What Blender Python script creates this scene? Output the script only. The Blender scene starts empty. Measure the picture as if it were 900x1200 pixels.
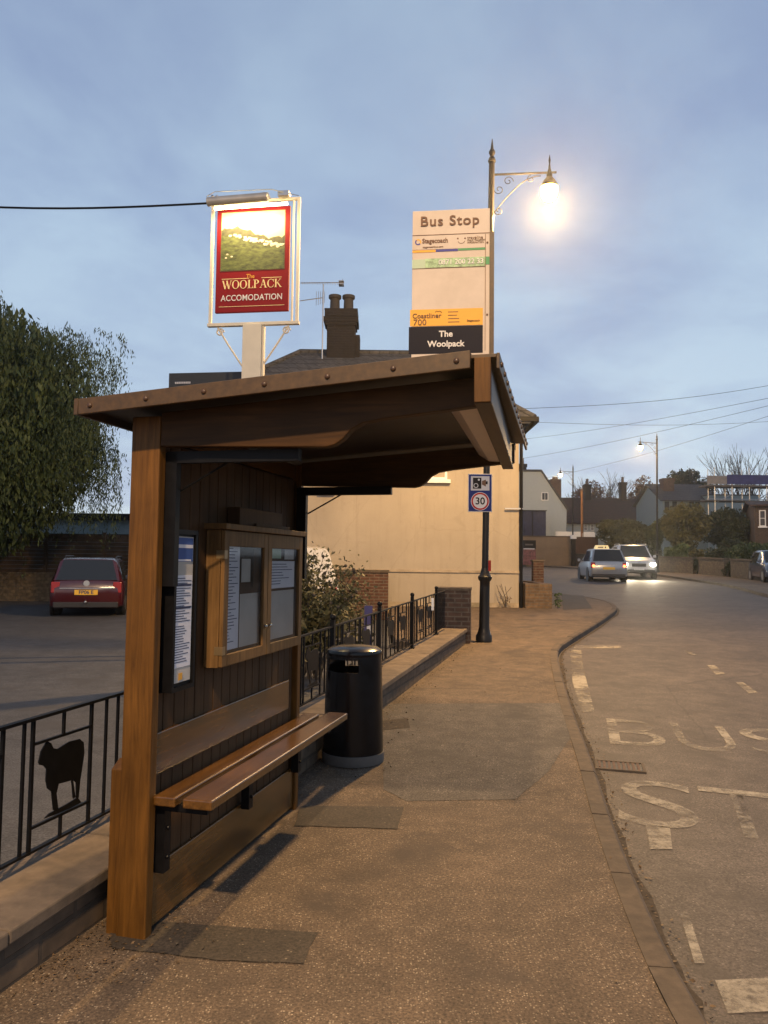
import bpy, bmesh, math, random
import numpy as np
from mathutils import Vector, Matrix
random.seed(7); rng = np.random.default_rng(7)
S = bpy.context.scene; COL = S.collection
rad = math.radians; PI = math.pi
EYE = 1.55; PITCH = rad(3.62); ROLL = 0.012; FPX = 900.0

# ---------------------------------------------------------------- helpers
def at(u, v, Y):
    """world point at forward distance Y seen at photo pixel (u, v) of 900x1200"""
    x = (u-450)/FPX; y = -(v-600)/FPX
    cx = x*math.cos(ROLL)-y*math.sin(ROLL); cy = x*math.sin(ROLL)+y*math.cos(ROLL)
    r = (cx, math.cos(PITCH)-cy*math.sin(PITCH), math.sin(PITCH)+cy*math.cos(PITCH))
    k = Y/r[1]
    return Vector((r[0]*k, Y, EYE+r[2]*k))
def g(Y):
    if Y < 5: return 0.0
    if Y < 32: return .028*(Y-5)
    if Y < 64: return .756+.02*(Y-32)
    return 1.396
def gnd(u, v, dz=0.0):
    lo, hi = .5, 300
    for _ in range(50):
        m = (lo+hi)/2; p = at(u, v, m)
        if p.z-g(m)-dz > 0: lo = m
        else: hi = m
    return at(u, v, lo)

class MB:
    def __init__(s): s.v = []; s.f = []
    def add(s, vs, fs, M=None):
        o = len(s.v)
        for p in vs:
            p = Vector(p)
            s.v.append(M @ p if M else p)
        s.f += [[i+o for i in f] for f in fs]; return s
    def box(s, x0, x1, y0, y1, z0, z1, M=None):
        vs = [(x0,y0,z0),(x1,y0,z0),(x1,y1,z0),(x0,y1,z0),(x0,y0,z1),(x1,y0,z1),(x1,y1,z1),(x0,y1,z1)]
        return s.add(vs, [(0,3,2,1),(4,5,6,7),(0,1,5,4),(1,2,6,5),(2,3,7,6),(3,0,4,7)], M)
    def prism(s, poly, a, b, axis='y', M=None):
        """poly of (p,q) extruded along axis from a to b"""
        n = len(poly)
        if axis == 'y': mk = lambda p, t: (p[0], t, p[1])
        elif axis == 'z': mk = lambda p, t: (p[0], p[1], t)
        else: mk = lambda p, t: (t, p[0], p[1])
        vs = [mk(p, a) for p in poly]+[mk(p, b) for p in poly]
        fs = [list(range(n)), list(range(2*n-1, n-1, -1))]+[[i, i+n, (i+1) % n+n, (i+1) % n] for i in range(n)]
        return s.add(vs, fs, M)
    def tube(s, pts, r, n=8, cap=True):
        pts = [Vector(p) for p in pts]; rs = r if isinstance(r, (list, tuple)) else [r]*len(pts)
        o = len(s.v); up = None
        for i, p in enumerate(pts):
            t = (pts[min(i+1, len(pts)-1)]-pts[max(i-1, 0)]).normalized()
            if up is None: up = Vector((0,0,1)) if abs(t.z) < .9 else Vector((1,0,0))
            a = t.cross(up).normalized(); up = a.cross(t).normalized()
            for k in range(n):
                q = 2*PI*k/n; s.v.append(p+(a*math.cos(q)+up*math.sin(q))*rs[i])
        for i in range(len(pts)-1):
            for k in range(n):
                s.f.append([o+i*n+k, o+i*n+(k+1) % n, o+(i+1)*n+(k+1) % n, o+(i+1)*n+k])
        if cap:
            s.f.append([o+k for k in range(n)][::-1]); s.f.append([o+(len(pts)-1)*n+k for k in range(n)])
        return s
    def lathe(s, prof, n=32, c=(0,0), cap=True, M=None):
        vs = []; fs = []
        for r, z in prof:
            for k in range(n):
                q = 2*PI*k/n; vs.append((c[0]+r*math.cos(q), c[1]+r*math.sin(q), z))
        for i in range(len(prof)-1):
            for k in range(n):
                fs.append([i*n+k, i*n+(k+1) % n, (i+1)*n+(k+1) % n, (i+1)*n+k])
        if cap:
            fs.append([k for k in range(n)][::-1]); fs.append([(len(prof)-1)*n+k for k in range(n)])
        return s.add(vs, fs, M)
    def ball(s, c, r, n=10, sc=(1,1,1)):
        m = n//2+1; prof = []
        vs = []; fs = []
        for i in range(m+1):
            t = PI*i/m
            for k in range(n):
                q = 2*PI*k/n
                vs.append((c[0]+sc[0]*r*math.sin(t)*math.cos(q), c[1]+sc[1]*r*math.sin(t)*math.sin(q), c[2]-sc[2]*r*math.cos(t)))
        for i in range(m):
            for k in range(n):
                fs.append([i*n+k, i*n+(k+1) % n, (i+1)*n+(k+1) % n, (i+1)*n+k])
        return s.add(vs, fs)
    def build(s, name, m, parent=None, smooth=False, bevel=0.0, solid=True):
        me = bpy.data.meshes.new(name)
        me.from_pydata([tuple(p) for p in s.v], [], s.f); me.materials.append(m)
        bm = bmesh.new(); bm.from_mesh(me)
        bmesh.ops.remove_doubles(bm, verts=bm.verts, dist=1e-5)
        if solid: bmesh.ops.recalc_face_normals(bm, faces=bm.faces)
        bm.to_mesh(me); bm.free()
        if smooth:
            me.polygons.foreach_set('use_smooth', [True]*len(me.polygons))
            me.set_sharp_from_angle(angle=rad(38))
        o = bpy.data.objects.new(name, me); COL.objects.link(o)
        if parent: o.parent = parent
        if bevel:
            b = o.modifiers.new('bevel', 'BEVEL'); b.width = bevel; b.segments = 2; b.limit_method = 'ANGLE'
        return o

def tag(o, label=None, cat=None, group=None, kind=None):
    if label: o['label'] = label
    if cat: o['category'] = cat
    if group: o['group'] = group
    if kind: o['kind'] = kind
    return o
def thing(name, label, cat, loc=(0,0,0), rz=0, group=None, rot=None):
    o = bpy.data.objects.new(name, None); COL.objects.link(o); o.empty_display_size = .1
    o.location = loc; o.rotation_euler = rot if rot else (0,0,rz)
    return tag(o, label, cat, group)
def copy_tree(o, parent=None):
    c = o.copy(); COL.objects.link(c)
    if parent: c.parent = parent
    for ch in list(o.children): copy_tree(ch, c)
    return c

def textmesh(body, size, mat, parent, loc, name='lettering', align='CENTER', sx=1.0, sy=1.0, bold=0.0, extrude=.0012, rot=(PI/2,0,0), spacing=1.0, linesp=1.0):
    cu = bpy.data.curves.new('txt', 'FONT'); cu.body = body; cu.size = size; cu.align_x = align; cu.align_y = 'CENTER'
    cu.offset = bold; cu.extrude = extrude; cu.space_character = spacing; cu.space_line = linesp; cu.resolution_u = 4
    t = bpy.data.objects.new('txt', cu); COL.objects.link(t)
    dg = bpy.context.evaluated_depsgraph_get()
    me = bpy.data.meshes.new_from_object(t.evaluated_get(dg)); me.name = name
    bpy.data.objects.remove(t); bpy.data.curves.remove(cu)
    me.transform(Matrix.Diagonal((sx, sy, 1, 1))); me.materials.clear(); me.materials.append(mat)
    o = bpy.data.objects.new(name, me); COL.objects.link(o); o.parent = parent
    o.location = loc; o.rotation_euler = rot
    return o

# ---------------------------------------------------------------- materials
def newmat(name):
    m = bpy.data.materials.new(name); m.use_nodes = True
    nt = m.node_tree; b = nt.nodes['Principled BSDF']
    return m, nt, b
def N(nt, t, **kw):
    n = nt.nodes.new(t)
    for k, v in kw.items():
        if k in n.inputs: n.inputs[k].default_value = v
        else: setattr(n, k, v)
    return n
def ramp(nt, src, stops):
    r = nt.nodes.new('ShaderNodeValToRGB'); nt.links.new(src, r.inputs[0])
    e = r.color_ramp.elements
    e[0].position, e[0].color = stops[0][0], (*stops[0][1], 1)
    e[1].position, e[1].color = stops[-1][0], (*stops[-1][1], 1)
    for p, c in stops[1:-1]:
        x = e.new(p); x.color = (*c, 1)
    return r
def coords(nt, scale=(1,1,1), kind='Object'):
    tc = nt.nodes.new('ShaderNodeTexCoord'); mp = nt.nodes.new('ShaderNodeMapping')
    mp.inputs['Scale'].default_value = scale; nt.links.new(tc.outputs[kind], mp.inputs[0]); return mp.outputs[0]
def mixc(nt, fac, a, b, blend='MIX'):
    m = nt.nodes.new('ShaderNodeMix'); m.data_type = 'RGBA'; m.blend_type = blend
    for sock, val in ((m.inputs[0], fac), (m.inputs[6], a), (m.inputs[7], b)):
        if hasattr(val, 'links') or isinstance(val, bpy.types.NodeSocket): nt.links.new(val, sock)
        else: sock.default_value = (*val, 1) if isinstance(val, tuple) else val
    return m.outputs[2]
def bump(nt, b, h, strength=.3, dist=.01):
    n = nt.nodes.new('ShaderNodeBump'); n.inputs['Strength'].default_value = strength; n.inputs['Distance'].default_value = dist
    nt.links.new(h, n.inputs['Height']); nt.links.new(n.outputs[0], b.inputs['Normal'])
def plain(name, c, rough=.5, metal=0, var=.15, scale=6.0, bmp=0.0, stretch=(1,1,1), spec=.5, dirt=None, coat=0):
    m, nt, b = newmat(name)
    v = coords(nt, stretch); n = N(nt, 'ShaderNodeTexNoise', Scale=scale, Detail=6.0, Roughness=.6); nt.links.new(v, n.inputs[0])
    lo = tuple(max(0, x*(1-var)) for x in c); hi = tuple(min(1, x*(1+var)) for x in c)
    r = ramp(nt, n.outputs[0], [(.3, lo), (.7, hi)]); out = r.outputs[0]
    if dirt:
        n2 = N(nt, 'ShaderNodeTexNoise', Scale=scale*.23, Detail=8.0, Roughness=.7); nt.links.new(v, n2.inputs[0])
        rr = ramp(nt, n2.outputs[0], [(.45, (0,0,0)), (.7, (1,1,1))]); out = mixc(nt, rr.outputs[0], out, dirt)
    nt.links.new(out, b.inputs['Base Color'])
    rg = N(nt, 'ShaderNodeMapRange'); rg.inputs[3].default_value = max(0, rough-.08); rg.inputs[4].default_value = min(1, rough+.08)
    nt.links.new(n.outputs[0], rg.inputs[0]); nt.links.new(rg.outputs[0], b.inputs['Roughness'])
    b.inputs['Metallic'].default_value = metal; b.inputs['Specular IOR Level'].default_value = spec
    if coat: b.inputs['Coat Weight'].default_value = coat; b.inputs['Coat Roughness'].default_value = .15
    if bmp: bump(nt, b, n.outputs[0], bmp, .01)
    return m
def wood(name, c, rough=.4, stretch=(14,14,1), scale=3.0, var=.5, coat=.25):
    m, nt, b = newmat(name)
    v = coords(nt, stretch)
    n = N(nt, 'ShaderNodeTexNoise', Scale=scale, Detail=8.0, Roughness=.65, Distortion=.6); nt.links.new(v, n.inputs[0])
    r = ramp(nt, n.outputs[0], [(.25, tuple(x*(1-var) for x in c)), (.5, c), (.75, tuple(min(1, x*(1+var)) for x in c))])
    v3 = coords(nt, tuple(.12+.06*q for q in stretch)); kn = N(nt, 'ShaderNodeTexVoronoi', Scale=5.0); nt.links.new(v3, kn.inputs[0]); kr = ramp(nt, kn.outputs['Distance'], [(.0, (.45,.45,.45)), (.10, (1,1,1))])
    v2 = coords(nt, (1,1,1)); n2 = N(nt, 'ShaderNodeTexNoise', Scale=2.3, Detail=4.0); nt.links.new(v2, n2.inputs[0])
    r2 = ramp(nt, n2.outputs[0], [(.3, (.62,.62,.62)), (.7, (1.15,1.15,1.15))])
    o = mixc(nt, 1.0, r.outputs[0], r2.outputs[0], 'MULTIPLY'); o = mixc(nt, 1.0, o, kr.outputs[0], 'MULTIPLY'); nt.links.new(o, b.inputs['Base Color'])
    b.inputs['Roughness'].default_value = rough; b.inputs['Coat Weight'].default_value = coat; b.inputs['Coat Roughness'].default_value = .25; b.inputs['Specular IOR Level'].default_value = .5 if coat > .2 else .2
    bump(nt, b, n.outputs[0], .25, .003)
    return m
def brick(name, c1, c2, mortar, scale=1.0, bw=.225, bh=.075):
    m, nt, b = newmat(name)
    tc = nt.nodes.new('ShaderNodeTexCoord'); sp = nt.nodes.new('ShaderNodeSeparateXYZ'); nt.links.new(tc.outputs['Object'], sp.inputs[0])
    ad = nt.nodes.new('ShaderNodeMath'); nt.links.new(sp.outputs[0], ad.inputs[0]); nt.links.new(sp.outputs[1], ad.inputs[1])
    cb = nt.nodes.new('ShaderNodeCombineXYZ'); nt.links.new(ad.outputs[0], cb.inputs[0]); nt.links.new(sp.outputs[2], cb.inputs[1])
    bt = N(nt, 'ShaderNodeTexBrick'); nt.links.new(cb.outputs[0], bt.inputs[0])
    bt.inputs['Scale'].default_value = scale; bt.inputs['Brick Width'].default_value = bw; bt.inputs['Row Height'].default_value = bh
    bt.inputs['Mortar Size'].default_value = .012*1.0; bt.inputs['Mortar Smooth'].default_value = .2
    bt.inputs['Color1'].default_value = (*c1, 1); bt.inputs['Color2'].default_value = (*c2, 1); bt.inputs['Mortar'].default_value = (*mortar, 1)
    n = N(nt, 'ShaderNodeTexNoise', Scale=9.0, Detail=6.0); nt.links.new(tc.outputs['Object'], n.inputs[0])
    r2 = ramp(nt, n.outputs[0], [(.3, (.6,.6,.6)), (.7, (1.25,1.2,1.15))])
    nt.links.new(mixc(nt, 1.0, bt.outputs[0], r2.outputs[0], 'MULTIPLY'), b.inputs['Base Color']); b.inputs['Roughness'].default_value = .85
    inv = nt.nodes.new('ShaderNodeMath'); inv.operation = 'SUBTRACT'; inv.inputs[0].default_value = 1; nt.links.new(bt.outputs[1], inv.inputs[1])
    bump(nt, b, inv.outputs[0], .6, .01)
    return m
def emis(name, c, s):
    m, nt, b = newmat(name); b.inputs['Base Color'].default_value = (*c, 1)
    b.inputs['Emission Color'].default_value = (*c, 1); b.inputs['Emission Strength'].default_value = s
    return m
def glassmat(name, tint=(.02,.025,.03), rough=.05, alpha=None):
    m, nt, b = newmat(name); b.inputs['Base Color'].default_value = (*tint, 1); b.inputs['Roughness'].default_value = rough
    if alpha is not None:
        tr = nt.nodes.new('ShaderNodeBsdfTransparent'); mx = nt.nodes.new('ShaderNodeMixShader'); mx.inputs[0].default_value = alpha
        gl = N(nt, 'ShaderNodeBsdfGlossy', Roughness=rough); fr = N(nt, 'ShaderNodeFresnel', IOR=1.45)
        ad = nt.nodes.new('ShaderNodeMixShader'); nt.links.new(fr.outputs[0], ad.inputs[0]); nt.links.new(tr.outputs[0], ad.inputs[1]); nt.links.new(gl.outputs[0], ad.inputs[2])
        nt.links.new(ad.outputs[0], mx.inputs[1]); nt.links.new(b.outputs[0], mx.inputs[2])
        nt.links.new(mx.outputs[0], nt.nodes['Material Output'].inputs[0])
    return m
def leafmat(name, lo, hi, scale=1.2):
    m, nt, b = newmat(name); v = coords(nt)
    n = N(nt, 'ShaderNodeTexNoise', Scale=scale, Detail=5.0, Roughness=.75); nt.links.new(v, n.inputs[0])
    r = ramp(nt, n.outputs[0], [(.35, lo), (.65, hi)]); nt.links.new(r.outputs[0], b.inputs['Base Color']); b.inputs['Roughness'].default_value = .6
    b.inputs['Specular IOR Level'].default_value = .25
    return m
def tarmac(name, base, chip, chipamt=.2, chipscale=70, rough=.85, var=.25, stain=(.05,.045,.04), patches=(), crack=True):
    m, nt, b = newmat(name); v = coords(nt)
    big = N(nt, 'ShaderNodeTexNoise', Scale=.7, Detail=9.0, Roughness=.65); nt.links.new(v, big.inputs[0])
    r = ramp(nt, big.outputs[0], [(.3, tuple(x*(1-var) for x in base)), (.5, base), (.7, tuple(x*(1+var) for x in base))])
    fine = N(nt, 'ShaderNodeTexNoise', Scale=85.0, Detail=3.0, Roughness=.7); nt.links.new(v, fine.inputs[0])
    rf = ramp(nt, fine.outputs[0], [(.32, (.35,.35,.35)), (.68, (1.7,1.65,1.6))])
    c = mixc(nt, 1.0, r.outputs[0], rf.outputs[0], 'MULTIPLY')
    mid = N(nt, 'ShaderNodeTexNoise', Scale=5.0, Detail=6.0, Roughness=.7); nt.links.new(v, mid.inputs[0])
    rm = ramp(nt, mid.outputs[0], [(.3, (.7,.7,.7)), (.7, (1.3,1.28,1.25))]); c = mixc(nt, 1.0, c, rm.outputs[0], 'MULTIPLY')
    vo = N(nt, 'ShaderNodeTexVoronoi', Scale=chipscale); nt.links.new(v, vo.inputs[0])
    # random chips: per-cell colour threshold, times distance
    sx = nt.nodes.new('ShaderNodeSeparateColor'); nt.links.new(vo.outputs['Color'], sx.inputs[0])
    a = nt.nodes.new('ShaderNodeMath'); a.operation = 'LESS_THAN'; nt.links.new(sx.outputs[0], a.inputs[0]); a.inputs[1].default_value = chipamt
    d = nt.nodes.new('ShaderNodeMath'); d.operation = 'LESS_THAN'; nt.links.new(vo.outputs['Distance'], d.inputs[0]); d.inputs[1].default_value = .38
    ml = nt.nodes.new('ShaderNodeMath'); ml.operation = 'MULTIPLY'; nt.links.new(a.outputs[0], ml.inputs[0]); nt.links.new(d.outputs[0], ml.inputs[1])
    cov = ramp(nt, mid.outputs[0], [(.35, (.15,.15,.15)), (.6, (1,1,1))])
    ml2 = nt.nodes.new('ShaderNodeMath'); ml2.operation = 'MULTIPLY'; nt.links.new(ml.outputs[0], ml2.inputs[0]); nt.links.new(cov.outputs[0], ml2.inputs[1])
    chv = mixc(nt, sx.outputs[1], chip, tuple(x*.4 for x in chip)); c = mixc(nt, ml2.outputs[0], c, chv)
    gm = N(nt, 'ShaderNodeTexVoronoi', Scale=2.6); nt.links.new(v, gm.inputs[0]); gs = nt.nodes.new('ShaderNodeSeparateColor'); nt.links.new(gm.outputs['Color'], gs.inputs[0])
    g1 = nt.nodes.new('ShaderNodeMath'); g1.operation = 'LESS_THAN'; nt.links.new(gs.outputs[0], g1.inputs[0]); g1.inputs[1].default_value = .3
    g2 = nt.nodes.new('ShaderNodeMath'); g2.operation = 'LESS_THAN'; nt.links.new(gm.outputs['Distance'], g2.inputs[0]); g2.inputs[1].default_value = .045
    g3 = nt.nodes.new('ShaderNodeMath'); g3.operation = 'MULTIPLY'; nt.links.new(g1.outputs[0], g3.inputs[0]); nt.links.new(g2.outputs[0], g3.inputs[1])
    g4 = nt.nodes.new('ShaderNodeMath'); g4.operation = 'MULTIPLY'; nt.links.new(g3.outputs[0], g4.inputs[0]); g4.inputs[1].default_value = .6
    c = mixc(nt, g4.outputs[0], c, stain)
    st = N(nt, 'ShaderNodeTexNoise', Scale=1.9, Detail=5.0, Roughness=.55, Distortion=.4); nt.links.new(v, st.inputs[0])
    rs = ramp(nt, st.outputs[0], [(.54, (0,0,0)), (.68, (.85,.85,.85))]); c = mixc(nt, rs.outputs[0], c, stain)
    if crack:
        cr = N(nt, 'ShaderNodeTexVoronoi', Scale=.28); cr.feature = 'DISTANCE_TO_EDGE'
        dn = N(nt, 'ShaderNodeTexNoise', Scale=2.5, Detail=5.0); nt.links.new(v, dn.inputs[0])
        dv = mixc(nt, .12, v, dn.outputs['Color']); nt.links.new(dv, cr.inputs[0])
        rc = ramp(nt, cr.outputs[0], [(.0, (.5,.5,.5)), (.003, (0,0,0))]); c = mixc(nt, rc.outputs[0], c, tuple(x*.35 for x in base))
    nt.links.new(c, b.inputs['Base Color']); b.inputs['Roughness'].default_value = rough
    bb = mixc(nt, .5, fine.outputs[0], ml.outputs[0]); bump(nt, b, bb, .5, .004)
    return m

M = {}
M['wood'] = wood('varnished_wood', (.125,.055,.010), .5, coat=.05)
M['woodv'] = wood('varnished_wood_beam', (.062,.028,.007), .55, (1,14,14), coat=.0)
M['woodh'] = wood('varnished_wood_long', (.115,.052,.011), .25, (14,1,14), coat=.45)
M['woodg'] = wood('golden_cabinet_wood', (.17,.095,.035), .6, (14,14,1), coat=.0)
M['woodd'] = wood('shaded_varnished_wood', (.06,.030,.014), .45, (14,1,14), coat=.0)
M['dark'] = wood('dark_stained_boards', (.078,.042,.019), .7, (14,14,1), var=.25, coat=.0)
M['trim'] = plain('brown_sheet_trim', (.065,.036,.013), .5, var=.35, scale=30)
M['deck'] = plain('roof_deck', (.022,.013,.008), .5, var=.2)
M['pale'] = plain('pale_painted_rail', (.62,.50,.42), .35, var=.08)
M['black'] = plain('black_paint', (.006,.006,.007), .45, var=.3, scale=20, spec=.15)
M['blackgloss'] = plain('black_gloss', (.005,.005,.006), .22, var=.5, scale=14, coat=.0, spec=.35)
M['grey'] = plain('grey_plastic', (.12,.11,.10), .6, spec=.2)
M['steel'] = plain('steel', (.45,.45,.45), .3, metal=1)
M['zinc'] = plain('aluminium', (.5,.5,.5), .4, metal=.9)
M['paper'] = plain('paper', (.74,.74,.8), .7, var=.04)
M['papergrey'] = plain('grey_paper', (.50,.47,.43), .7, var=.1)
M['ink'] = plain('ink', (.05,.06,.12), .7)
M['inkblue'] = plain('blue_print', (.04,.09,.3), .6)
M['white'] = plain('white_paint', (.78,.77,.74), .45, var=.05)
M['cream'] = plain('cream_render', (.40,.315,.215), .85, var=.07, scale=.9, bmp=.1, dirt=(.32,.25,.165))
def render_wall(name, c, dark):
    m, nt, b = newmat(name); v = coords(nt)
    n = N(nt, 'ShaderNodeTexNoise', Scale=.8, Detail=8.0, Roughness=.65); nt.links.new(v, n.inputs[0])
    a = ramp(nt, n.outputs[0], [(.3, tuple(x*.88 for x in c)), (.7, tuple(x*1.08 for x in c))])
    v2 = coords(nt, (5.0,5.0,.35)); n2 = N(nt, 'ShaderNodeTexNoise', Scale=1.6, Detail=7.0, Roughness=.7); nt.links.new(v2, n2.inputs[0])
    r2 = ramp(nt, n2.outputs[0], [(.52, (0,0,0)), (.75, (.5,.5,.5))]); o = mixc(nt, r2.outputs[0], a.outputs[0], dark)
    n3 = N(nt, 'ShaderNodeTexNoise', Scale=2.2, Detail=9.0, Roughness=.75, Distortion=.5); nt.links.new(v, n3.inputs[0])
    r3 = ramp(nt, n3.outputs[0], [(.56, (0,0,0)), (.66, (.35,.35,.35))]); o = mixc(nt, r3.outputs[0], o, dark)
    cr = N(nt, 'ShaderNodeTexVoronoi', Scale=.55); cr.feature = 'DISTANCE_TO_EDGE'; dvv = mixc(nt, .15, v, n3.outputs['Color']); nt.links.new(dvv, cr.inputs[0])
    rc = ramp(nt, cr.outputs[0], [(.0, (.5,.5,.5)), (.004, (0,0,0))]); o = mixc(nt, rc.outputs[0], o, dark)
    nt.links.new(o, b.inputs['Base Color']); b.inputs['Roughness'].default_value = .9
    f = N(nt, 'ShaderNodeTexNoise', Scale=40.0, Detail=4.0); nt.links.new(v, f.inputs[0]); bump(nt, b, f.outputs[0], .3, .01); return m
M['cream'] = render_wall('cream_render', (.375,.325,.255), (.25,.215,.165))
M['postcream'] = plain('cream_post_paint', (.62,.56,.45), .5, var=.06)
M['concrete'] = plain('concrete_coping', (.165,.125,.088), .85, var=.3, scale=9, bmp=.4, dirt=(.08,.062,.045))
M['kerb'] = plain('kerb_concrete', (.10,.075,.052), .85, var=.3, scale=14, bmp=.4, dirt=(.055,.042,.03))
M['stonewall'] = brick('low_block_wall', (.10,.072,.048), (.13,.095,.064), (.07,.055,.04), bw=.4, bh=.1)
M['brick'] = brick('red_brown_brick', (.10,.045,.027), (.07,.03,.02), (.13,.10,.075))
M['brickdark'] = brick('dark_brick', (.011,.007,.006), (.008,.006,.005), (.012,.010,.009))
M['yellowbrick'] = brick('buff_brick', (.15,.095,.05), (.10,.065,.037), (.12,.095,.07))
M['flint'] = brick('flint_wall', (.17,.135,.09), (.09,.07,.05), (.10,.085,.06), bw=.16, bh=.1)
M['pierbrick'] = brick('pier_brick', (.085,.05,.035), (.055,.034,.025), (.11,.09,.07))
M['slate'] = brick('slate_tiles', (.075,.075,.08), (.055,.058,.065), (.02,.02,.02), bw=.3, bh=.2)
M['tile'] = brick('clay_roof_tiles', (.075,.04,.03), (.055,.032,.026), (.02,.015,.012), bw=.25, bh=.16)
M['tan'] = plain('tan_rendered_wall', (.22,.155,.095), .85, var=.15, scale=1.2)
M['glass'] = glassmat('dark_glass')
M['cabglass'] = glassmat('cabinet_glass', (.3,.3,.3), .06, .03)
M['leafwillow'] = leafmat('willow_leaves', (.016,.030,.010), (.062,.088,.032), .9)
M['leafdark'] = leafmat('evergreen_leaves', (.018,.028,.012), (.05,.065,.025), .9)
M['leafolive'] = leafmat('olive_leaves', (.05,.055,.018), (.12,.11,.04), .7)
M['leafhedge'] = leafmat('hedge_leaves', (.035,.06,.018), (.075,.11,.035), 2.0)
M['leafbush'] = leafmat('shrub_leaves', (.05,.055,.02), (.15,.13,.065), 3.0)
M['leafbrown'] = leafmat('autumn_leaves', (.07,.035,.02), (.16,.07,.04), 1.0)
M['litter'] = leafmat('leaf_litter', (.05,.035,.02), (.20,.13,.07), 30.0)
M['bark'] = plain('bark', (.075,.06,.045), .9, var=.35, scale=12, bmp=.5, stretch=(1,1,.3))
M['lampglow'] = emis('lit_lamp_glass', (1,.58,.16), 32)
M['headglow'] = emis('lit_headlamp', (1,.88,.62), 60)
M['tailglow'] = emis('lit_tail_lamp', (1,.16,.05), 7)
M['tailoff'] = plain('tail_lamp_lens', (.30,.03,.035), .15, var=.1)
M['tyre'] = plain('tyre_rubber', (.012,.012,.012), .8)
M['red'] = plain('red_car_paint', (.05,.003,.006), .22, var=.05, coat=.8)
M['silver'] = plain('silver_car_paint', (.34,.35,.37), .3, metal=.5, var=.05, coat=.6)
M['whitecar'] = plain('pale_car_paint', (.55,.54,.53), .28, var=.05, coat=.6)
M['bluecar'] = plain('dark_blue_car_paint', (.03,.045,.09), .22, var=.05, coat=.8)
M['blackplastic'] = plain('black_trim', (.018,.018,.02), .5)
M['plate'] = plain('yellow_plate', (.75,.45,.04), .45, var=.03)
M['whiteplate'] = plain('white_plate', (.7,.7,.68), .45, var=.03)
M['navy'] = wood('navy_boards', (.03,.035,.075), .6, (6,6,.5), coat=0)
M['fencewood'] = wood('weathered_fence', (.085,.06,.042), .8, (1,1,14), coat=0)
M['palewall'] = plain('pale_blue_render', (.38,.42,.42), .8, var=.06)
M['bluewall'] = plain('blue_grey_render', (.20,.26,.28), .8, var=.06)
M['purple'] = plain('purple_sheet', (.045,.04,.14), .6, var=.3, scale=4)

# flat print colours
def flat(n, c, r=.5): return plain(n, c, r, var=.03, spec=.12)
P = dict(cream=plain('sign_white', (.56,.48,.41), .5, var=.04, spec=.12, scale=12, dirt=(.47,.40,.33)), brown=flat('brown_letter', (.16,.09,.06)), navy=flat('sign_black', (.010,.010,.018)),
         orange=flat('sign_orange', (.72,.38,.07)), blue=flat('stripe_blue', (.08,.08,.28)), green=flat('stripe_green', (.10,.30,.14)),
         palegreen=flat('faded_green', (.42,.52,.38)), white=flat('print_white', (.66,.64,.62)), red=flat('sign_red', (.21,.010,.014)), signblue=flat('sign_blue', (.015,.03,.16)),
         gold=flat('gold_letter', (.75,.60,.30)), black=flat('print_black', (.01,.01,.012)), roundred=flat('ring_red', (.42,.02,.02)), ltgrey=flat('sign_grey', (.55,.54,.55)), smallred=flat('small_red', (.35,.03,.02)))

# ---------------------------------------------------------------- setting: ground
def structure(o): o['kind'] = 'structure'; return o
M['pave'] = tarmac('pavement_tarmac', (.104,.077,.053), (.46,.37,.26), .27, 105, var=.28, stain=(.058,.044,.033), crack=False)
M['road'] = tarmac('road_tarmac', (.074,.064,.058), (.25,.22,.18), .24, 80, .72, var=.32, stain=(.052,.044,.038))
M['yard'] = tarmac('car_park_tarmac', (.056,.060,.070), (.14,.14,.145), .05, 60, .8, var=.18, stain=(.048,.047,.050))
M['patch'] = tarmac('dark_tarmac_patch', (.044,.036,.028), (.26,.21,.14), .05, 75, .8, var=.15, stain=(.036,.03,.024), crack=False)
M['earth'] = plain('rough_ground', (.045,.04,.022), .95, var=.4, scale=.5, bmp=.3)
M['dirt'] = plain('gutter_dirt', (.052,.040,.028), .95, var=.5, scale=30, bmp=.4)

def sheet(name, poly, zf, m, skirt=0.0, splits=(5, 32, 64)):
    """flat-shaded polygon sheet cut where the slope changes, draped on zf(Y)"""
    bm = bmesh.new(); vs = [bm.verts.new((x, y, 0)) for x, y in poly]; bm.faces.new(vs)
    for c in splits:
        bmesh.ops.bisect_plane(bm, geom=bm.verts[:]+bm.edges[:]+bm.faces[:], plane_co=(0,c,0), plane_no=(0,1,0))
    bmesh.ops.triangulate(bm, faces=bm.faces[:])
    bmesh.ops.recalc_face_normals(bm, faces=bm.faces[:])
    for f in bm.faces:
        if f.normal.z < 0: f.normal_flip()
    if skirt:
        be = [e for e in bm.edges if e.is_boundary]
        r = bmesh.ops.extrude_edge_only(bm, edges=be)
        low = {v for v in r['geom'] if isinstance(v, bmesh.types.BMVert)}
    else: low = set()
    for v in bm.verts: v.co.z = zf(v.co.y)-(skirt if v in low else 0)
    me = bpy.data.meshes.new(name); bm.to_mesh(me); bm.free(); me.materials.append(m)
    o = bpy.data.objects.new(name, me); COL.objects.link(o); return o

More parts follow.
